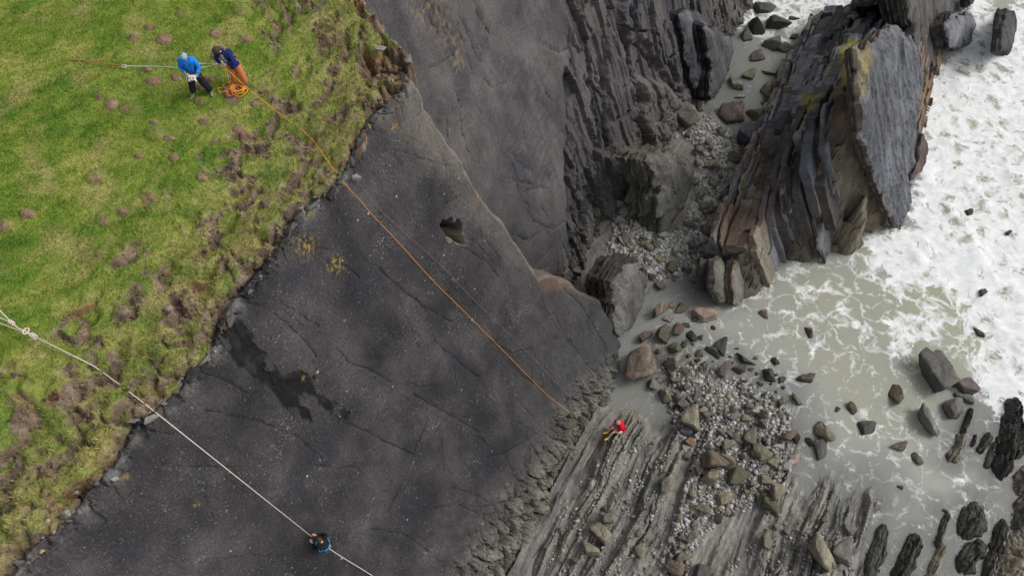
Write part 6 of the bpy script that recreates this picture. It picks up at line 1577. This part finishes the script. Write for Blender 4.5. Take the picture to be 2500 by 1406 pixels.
# white abseil line and its rigging
k3 = tz(82, 820, .30); hnd = cl + V3(*q_(.45, .02, .50)) * KC; har = cl + V3(*q_(.16, 0, .06)) * KC
br = on_turf(228, 892) + V3(0, 0, .06)
br = br - V3(0, 0, .10)
pts = [k3, br, on_turf(246, 905) - V3(0, 0, .03), on_turf(290, 938) + V3(0, 0, .10), on_turf(345, 980) + V3(0, 0, .16), on_slab(420, 1038, .20), hnd]
wl = rope('abseil_rope', pts, 0.0115, R_WH, 'taut white rope from the turf edge down the slab to the abseiling climber', per=1)
rope('abseil_rope', [har, har + N_H * 0.22 + V3(0, 0, -.25), on_slab(840, 1362, .14), on_slab(905, 1402, .08), on_slab(1000, 1466, .08), on_slab(1100, 1530, .08)], 0.0115, R_WH, 'white rope tail hanging below the abseiling climber')
def left_out(px, py, h): return at_z(float(px), float(py), float(turf_base(*at_turf(float(px), float(py))[:2])) + h)
k1, k2 = tz(28, 787, .28), tz(63, 808, .29)
rg = link('anchor_rigging', None, None, None, 'white knotted anchor ropes meeting above the turf at the left edge', 'rope'); rg.location = k3
def rp(name, vf): return put(rg, name, (vf[0] - k3, vf[1]), R_WH)
st1, st2, st3 = left_out(-90, 660, .1), left_out(-140, 735, .1), left_out(-160, 712, .1)
rp('strand', tube(smooth_path([st1, k1, k2, k3]), 0.013)); rp('strand', tube(smooth_path([st3, (st3 + k1) / 2, k1]), 0.011)); rp('strand', tube(smooth_path([st2, (st2 + k3) / 2, k3]), 0.011))
dk = unit(k3 - k1)
for c_, r0 in ((k1, .045), (k3, .06)):
    rp('knot', join([ring(c_ + dk * q * .05, dk + V3(0.2 * q, .1, .3), r0 * .8, .014, 14) for q in (-1, 0, 1)]))
rp('loop', ring(k2, V3(0, 0, 1) + V3(.1, .2, 0), 0.085, 0.016, 20, 6, 0.7))
# anchor line behind the person in blue
bs = rope('anchor_sling', [on_turf(172, 149) + V3(0, 0, .01), on_turf(205, 152) + V3(0, 0, .06), tz(245, 155, .08), tz(302, 161, .12)], 0.016, R_BR, 'brown sling staked in the turf at the end of the anchor line')
al = link('anchor_line', None, None, None, 'pale anchor rope stretched across the turf behind the person in blue', 'rope'); a0 = tz(303, 162, .12); al.location = a0
def ap(name, vf, m=R_GR): return put(al, name, (vf[0] - a0, vf[1]), m)
hipb = bl + V3(-.16, .10, .97) * KB; kn = tz(541, 155, .40); hb = nv + V3(-.16, -.02, .95) * KN
ap('strand', tube(smooth_path([a0, tz(380, 163, .25), hipb]), 0.013)); ap('strand', tube([hipb, bl + V3(0, .15, .97) * KB, bl + V3(.16, .10, .97) * KB, kn], 0.012)); ap('strand', tube([bl + V3(.10, .14, 1.12) * KB, kn], 0.011)); ap('strand', tube([kn, hb], 0.012))
ap('knot', join([ring(kn + V3(.03 * q, 0, 0), V3(1, .2 * q, .3), .04, .016, 12) for q in (-1, 0, 1)])); ap('loop', ring(a0, V3(0, .1, 1), .06, .013, 18))
gl = on_turf(558, 190) + V3(0, 0, .03)
ap('tail', tube(smooth_path([kn, kn * .5 + gl * .5 + V3(.03, 0, 0), gl]), 0.010)); ap('carabiner', join([ring(gl + V3(.03, 0, 0), V3(0, 0, 1), .045, .011, 16, 6, 0.7), ring(gl + V3(.10, .02, 0), V3(0, .2, 1), .04, .011, 16, 6, 0.7)]), METAL)
# rope heaps
def heap(c, rx, ry, n, seed, rad, lift, onf):
    r_ = np.random.default_rng(seed); P = []; a, rr, cx, cy = 0.0, 0.6, 0.0, 0.0
    for i in range(n):
        a += r_.uniform(0.35, 0.75) * (1 if i % 37 < 26 else -1); rr += (r_.uniform(0.1, 1.1) - rr) * 0.25
        if i % 14 == 0: tx, ty = r_.uniform(-.75, .75, 2)
        cx += (tx - cx) * .12; cy += (ty - cy) * .12
        P.append((cx + .55 * rr * math.cos(a), cy + .55 * rr * math.sin(a), i / n))
    P = np.array(P); X = c[0] + P[:, 0] * rx; Y = c[1] + P[:, 1] * ry
    Z = onf(X, Y) + rad + lift * r_.random(n) * np.exp(-(P[:, 0] ** 2 + P[:, 1] ** 2) * 2)
    return tube(smooth_path(np.stack([X, Y, Z], -1), 4), rad, 6)
hp = on_turf(569, 231)
for nm, n, sd_, m, lb, rx, ry, dx in (('rope_heap', 105, 3, R_OR, 'loose heap of orange rope at the feet of the navy-jacketed person', .52, .44, 0), ('rope_heap', 60, 8, R_PU, 'purple rope tangled within the orange heap on the grass', .40, .34, .05)):
    v, f = heap(hp + V3(dx, 0.02, 0), rx, ry, n, sd_, .0125, .14, lambda x, y: turf_z(x, y)[0] + 0.035)
    o = link(nm, mesh_np(nm, v - hp, f, None, True), m, None, lb, 'rope', 'rope heaps'); o.location = hp
hp2 = rd + V3(-.42, .10, 0)
for n, sd_, m, lb, rx, dy in ((90, 5, R_OR, 'small orange rope heap in the lap of the climber in red', .22, .10), (80, 9, R_PU, 'small purple rope heap by the legs of the climber in red', .26, -.12)):
    v, f = heap(hp2 + V3(0, dy, 0), rx, rx, n, sd_, .013, .22, lambda x, y: shore_z(x, y) + (.10 if dy > 0 else .04))
    o = link('rope_heap', mesh_np('rope_heap', v - hp2, f, None, True), m, None, lb, 'rope', 'rope heaps'); o.location = hp2

# ------------------------------------------------------------------ molehills and mounds
MH = [(365, 64, 26, 16, 0, 'flat brown molehill in the upper turf, highest of the bare ones'), (327, 91, 22, 20, 0, 'small brown molehill left of the widest upper molehill'), (401, 93, 36, 28, 0, 'widest brown molehill in the upper turf'),
      (527, 79, 30, 24, 0, 'brown molehill straight above the person in navy'), (601, 92, 28, 18, 0, 'brown molehill above and right of the person in navy'), (531, 135, 32, 26, 0, 'brown molehill between the heads of the two people'),
      (357, 168, 26, 14, 0, 'brown molehill right under the pale anchor rope'), (376, 196, 38, 22, 0, 'dark-cracked brown molehill below the anchor rope'), (431, 188, 24, 18, 0, 'round brown molehill just left of the person in blue'),
      (511, 191, 22, 18, 0, 'brown molehill right of the legs of the person in blue'), (491, 208, 22, 22, 0, 'brown molehill between the legs of the person in blue'), (274, 252, 32, 26, 0, 'brown molehill farthest left in the middle turf'),
      (320, 258, 52, 36, 1, 'grassy mound right of the leftmost middle molehill'), (500, 295, 26, 18, 0, 'round brown molehill alone below the people'), (583, 312, 28, 24, 0, 'upper of two joined brown molehills below the rope heap'), (598, 328, 32, 22, 0, 'lower of two joined brown molehills below the rope heap'),
      (376, 297, 22, 12, 0, 'flat brown patch of soil above a round grassy mound'), (377, 319, 46, 36, 1, 'round grassy mound in the middle turf'), (413, 336, 24, 14, 0, 'low brown molehill right of the round grassy mound'), (339, 380, 20, 12, 0, 'tiny brown molehill under the round grassy mound'),
      (425, 383, 24, 18, 0, 'small crumbly molehill in the lower middle turf'), (235, 428, 46, 34, 1, 'grassy mound with a bare side in the left middle turf'), (493, 430, 26, 18, 0, 'faint brown molehill near the hummocky edge'), (626, 255, 24, 16, 0, 'brown molehill beside the orange rope right of the heap'),
      (67, 519, 36, 22, 0, 'brown molehill near the left edge of the picture'), (299, 515, 22, 18, 0, 'brown molehill right of a bare-sided grassy mound'), (257, 528, 42, 34, 1, 'bare-sided grassy mound in the lower left turf'), (254, 230, 42, 26, 1, 'grassy mound above the leftmost middle molehill'),
      (450, 27, 40, 30, 1, 'grassy mound at the top, left of centre of the turf'), (592, 20, 46, 32, 1, 'tussocky mound at the top edge above the people'), (662, 38, 38, 26, 1, 'smooth grassy mound near the top right of the turf'), (15, 545, 42, 32, 1, 'grassy mound cut by the left edge of the picture'),
      (490, 243, 32, 22, 1, 'low grassy mound at the feet of the person in blue'), (568, 240, 34, 20, 0, 'brown molehill under the orange rope heap'), (60, 945, 70, 56, 1, 'big bare-topped grassy mound in the lower left'), (365, 465, 44, 40, 1, 'wide grassy mound with a bare streak beside the hummocks')]
def mound(px, py, w, h, grassy, label):
    c = on_turf(px, py + h * 0.15); s = px_scale(c); rx, ry = w * s * 0.58, h * s * 0.70
    seed = int(px * 7 + py) % 9999
    th = np.linspace(0, 2 * np.pi, 37)[:-1]; rr = np.concatenate([[0.0], np.linspace(0.1, 1.12, 13)])
    T, RR = np.meshgrid(th, rr)
    rag = 1 + 0.16 * fbm(np.cos(T) * 1.5 + seed, np.sin(T) * 1.5, 3, seed)
    X, Y = c[0] + np.cos(T) * RR * rx * rag, c[1] + np.sin(T) * RR * ry * rag
    hh = (0.03 if (px, py) == (568, 240) else 0.10 if grassy else 0.105) * (w * s / 0.36) ** 0.6
    Z = turf_z(X, Y)[0] + hh * np.clip(1 - RR ** 2, -0.3, 1) ** (1.0 if not grassy else 0.8) * 1.0 if False else turf_z(X, Y)[0] + hh * np.where(RR < 1, (1 - RR ** 2), -0.25 * (RR - 1) / 0.12)
    Z = Z + (0.022 * fbm(X * 14, Y * 14, 3, seed + 3) + 0.02 * fbm(X * 5, Y * 5, 2, seed + 4)) * sst(1.05, 0.8, RR)
    ec = mix([0.16, 0.100, 0.060], [0.315, 0.222, 0.142], np.clip(0.5 + 0.8 * fbm(X * 6, Y * 6, 3, 133), 0, 1))
    if grassy:
        m = sst(0.02, 0.30, fbm(X * 3.2 + seed, Y * 3.2, 3, seed + 5) + 0.22 * (0.4 - RR) - 0.35 * np.sin(T)) * sst(1.0, 0.7, RR) * 0.85
        C = mix(grass_colour(X, Y, np.full(X.shape, 2.6)) * 0.85, ec, m)
    else:
        C = mix(ec, grass_colour(X, Y, np.full(X.shape, 5.0)), sst(0.86, 1.04, RR + 0.12 * fbm(X * 9, Y * 9, 2, seed + 6)))
    V = np.stack([X - c[0], Y - c[1], Z - c[2]], -1).reshape(-1, 3); n, k = T.shape[1], T.shape[0]
    F = [[i * n + j, i * n + (j + 1) % n, (i + 1) * n + (j + 1) % n, (i + 1) * n + j] for i in range(k - 1) for j in range(n)]
    o = link('grassy_mound' if grassy else 'molehill', mesh_np('molehill', V, F, C.reshape(-1, 3), True), M_TURF, None, label, 'mound' if grassy else 'molehill', 'mounds in the turf' if grassy else 'molehills in the turf')
    o.location = c
    return o
for m_ in MH: mound(*m_)

# ------------------------------------------------------------------ stones along the brink
TONE['lich'] = stone_mat('stone_orange_lichen', (0.42, 0.30, 0.13), 0.2, False); TONE['rim'] = stone_mat('stone_rim', (0.30, 0.295, 0.275), 0.2, False); TONE['rimd'] = stone_mat('stone_rim_dark', (0.15, 0.145, 0.135), 0.2, False)
ES = [(566, 778, 26, 52, 'rimd', 'tall upright grey stone at the brink above the black wet streak'), (447, 935, 28, 32, 'rim', 'pale pointed stone at the brink above the white rope'), (332, 1024, 40, 18, 'rim', 'long flat pale stone at the brink under the white rope'),
      (372, 1016, 34, 26, 'rim', 'pale blocky stone right where the white rope crosses the brink'), (277, 1160, 26, 24, 'rim', 'white rounded stone at the lower brink'), (166, 1250, 18, 22, 'rim', 'small white egg-like stone at the lower brink'),
      (136, 1284, 34, 44, 'lich', 'stone covered with orange lichen at the lower brink'), (102, 1334, 22, 26, 'lich', 'small orange-lichened stone near the bottom left corner'), (62, 1370, 34, 26, 'rim', 'grey stone with a lichen spot at the bottom left'),
      (212, 1212, 26, 16, 'rimd', 'grey flat stone above the white egg-like stone'), (190, 1200, 18, 12, 'rim', 'small pale stone above the grey flat one'), (1000, 146, 26, 20, 'rim', 'lichened stone at the very tip of the turf point'), (985, 168, 18, 16, 'rim', 'pale stone below the tip of the turf point'),
      (968, 158, 16, 12, 'rimd', 'small grey stone in the slump on the turf point'), (952, 205, 18, 20, 'rimd', 'reddish grey stone in the lower slump of the turf point'), (918, 285, 22, 14, 'rim', 'pale split stone where the turf meets the lichened slab'), (866, 432, 26, 20, 'rim', 'stone beside the orange rope at the brink'),
      (930, 118, 26, 16, 'rim', 'lichened rock at the head of the slump on the point'), (648, 494, 26, 26, 'pink', 'pinkish rounded stone in a soil scar'), (414, 752, 32, 24, 'pink', 'rounded stone sitting in the biggest soil scar'), (716, 560, 24, 20, 'rim', 'cracked pale stone at the middle brink')]
def brink_stone(px, py, w, h, tone, label, group='stones along the brink'):
    c = on_turf(px, py + h * 0.2); s = px_scale(c)
    zt, e, sd_ = turf_z(c[0], c[1])
    if sd_ < 0.05: c = at_c(float(px), float(py + h * 0.2), C1 + 0.05)
    o = link('brink_stone', toned(random.choice(BOULD), tone), None, None, label, 'stone', group)
    hx, hy = w * s * .56, h * s * .56; hz = min(hx, hy) * 0.8
    o.location = c + np.array([0, 0, hz * 0.45]); o.scale = (hx, hy, hz); o.rotation_euler = (R(random.uniform(-14, 14)), R(random.uniform(-14, 14)), R(random.uniform(-25, 25)))
for e_s in ES: brink_stone(*e_s)
for k in range(64):
    i = random.randrange(1, len(E1_PX) - 1); t_ = random.random()
    x = E1_PX[i][0] * (1 - t_) + E1_PX[i + 1][0] * t_ + random.uniform(-16, 5); y = E1_PX[i][1] * (1 - t_) + E1_PX[i + 1][1] * t_ + random.uniform(-16, 5)
    w_ = random.uniform(7, 18); brink_stone(x, y, w_, w_ * random.uniform(.6, 1), random.choice(('rim', 'rimd', 'rimd')), 'small grey stone wedged where the turf meets the slab', 'small stones along the brink')

# ------------------------------------------------------------------ crumbs of soil in the scars
cxy = rng.uniform((-13.5, 2.0), (-2.4, 21.0), (60000, 2)); cz_, ce_, cs_ = turf_z(cxy[:, 0], cxy[:, 1])
kp = (ce_ > 0.45) & (cs_ > 0.03); cxy, cz_ = cxy[kp][:7000], cz_[kp][:7000]
nC = len(cxy); bs_ = ICO[1][0]
sz = (0.012 + 0.045 * rng.random(nC) ** 2.5)[:, None, None] * rng.uniform(0.6, 1.2, (nC, 1, 3))
VV = bs_[None] * (1 + 0.25 * rng.normal(size=(nC, 12, 1))) * sz + np.concatenate([cxy, cz_[:, None]], 1)[:, None]
CCc = np.repeat(np.clip(earth_colour(cxy[:, 0], cxy[:, 1]) * rng.uniform(0.6, 1.5, (nC, 1)), 0, 1), 12, 0)
link('soil_clods', mesh_np('soil_clods', VV.reshape(-1, 3), (ICO[1][1][None] + 12 * np.arange(nC)[:, None, None]).reshape(-1, 3), CCc, False), M_TURF, None, 'brown crumbs of soil in the turf scars', 'soil', None, 'stuff')

# ------------------------------------------------------------------ grass blades
NB = 330000
bxy = rng.uniform((-17.2, 2.0), (-2.2, 23.0), (NB, 2))
bz_, be_, bsd_ = turf_z(bxy[:, 0], bxy[:, 1])
ppx, ppy = to_px(np.stack([bxy[:, 0], bxy[:, 1], bz_], -1))
kp = (be_ < 0.28) & (bsd_ > 0.04) & (ppx > -40) & (ppx < 1060) & (ppy > -40) & (ppy < 1450)
for m_ in MH:
    if not m_[4]: kp &= ~((((ppx - m_[0]) / (m_[2] * .55)) ** 2 + ((ppy - m_[1]) / (m_[3] * .55)) ** 2) < 1)
bxy, bz_, bsd_ = bxy[kp], bz_[kp], bsd_[kp]
n = len(bxy)
clump = fbm(bxy[:, 0] * 2.6, bxy[:, 1] * 2.6, 3, 801)
ln = rng.uniform(0.035, 0.085, n) * (1 + 0.9 * clump) * (1 + 1.3 * np.exp(-bsd_ / 1.3)); wd_ = rng.uniform(0.008, 0.017, n)
az = rng.normal(0.7, 1.2, n); lean = rng.uniform(0.3, 1.1, n)
tip = np.stack([np.cos(az) * np.sin(lean), np.sin(az) * np.sin(lean), np.cos(lean)], -1) * ln[:, None]
sd2 = np.stack([-np.sin(az + rng.uniform(-1, 1, n)), np.cos(az), np.zeros(n)], -1) * wd_[:, None]
b0_ = np.stack([bxy[:, 0], bxy[:, 1], bz_ - 0.008], -1)
VV = np.stack([b0_ - sd2, b0_ + sd2, b0_ + tip], 1).reshape(-1, 3)
gc_ = grass_colour(bxy[:, 0], bxy[:, 1], np.maximum(bsd_, 0)) * rng.uniform(0.65, 1.55, n)[:, None] * (1 + 0.35 * clump[:, None])
straw = rng.random(n) < 0.10
gc_[straw] = np.array([0.30, 0.25, 0.11]) * rng.uniform(0.7, 1.2, straw.sum())[:, None]
t = NT('grass_blades'); M_GR = t.set(Base_Color=t.attr('col'), Roughness=0.9, Specular_IOR_Level=0.15)
link('grass', mesh_np('grass', VV, np.arange(n * 3).reshape(-1, 3), np.clip(np.repeat(gc_, 3, 0), 0, 1), False), M_GR, None, 'short cropped pasture grass on the headland', 'grass', None, 'stuff')
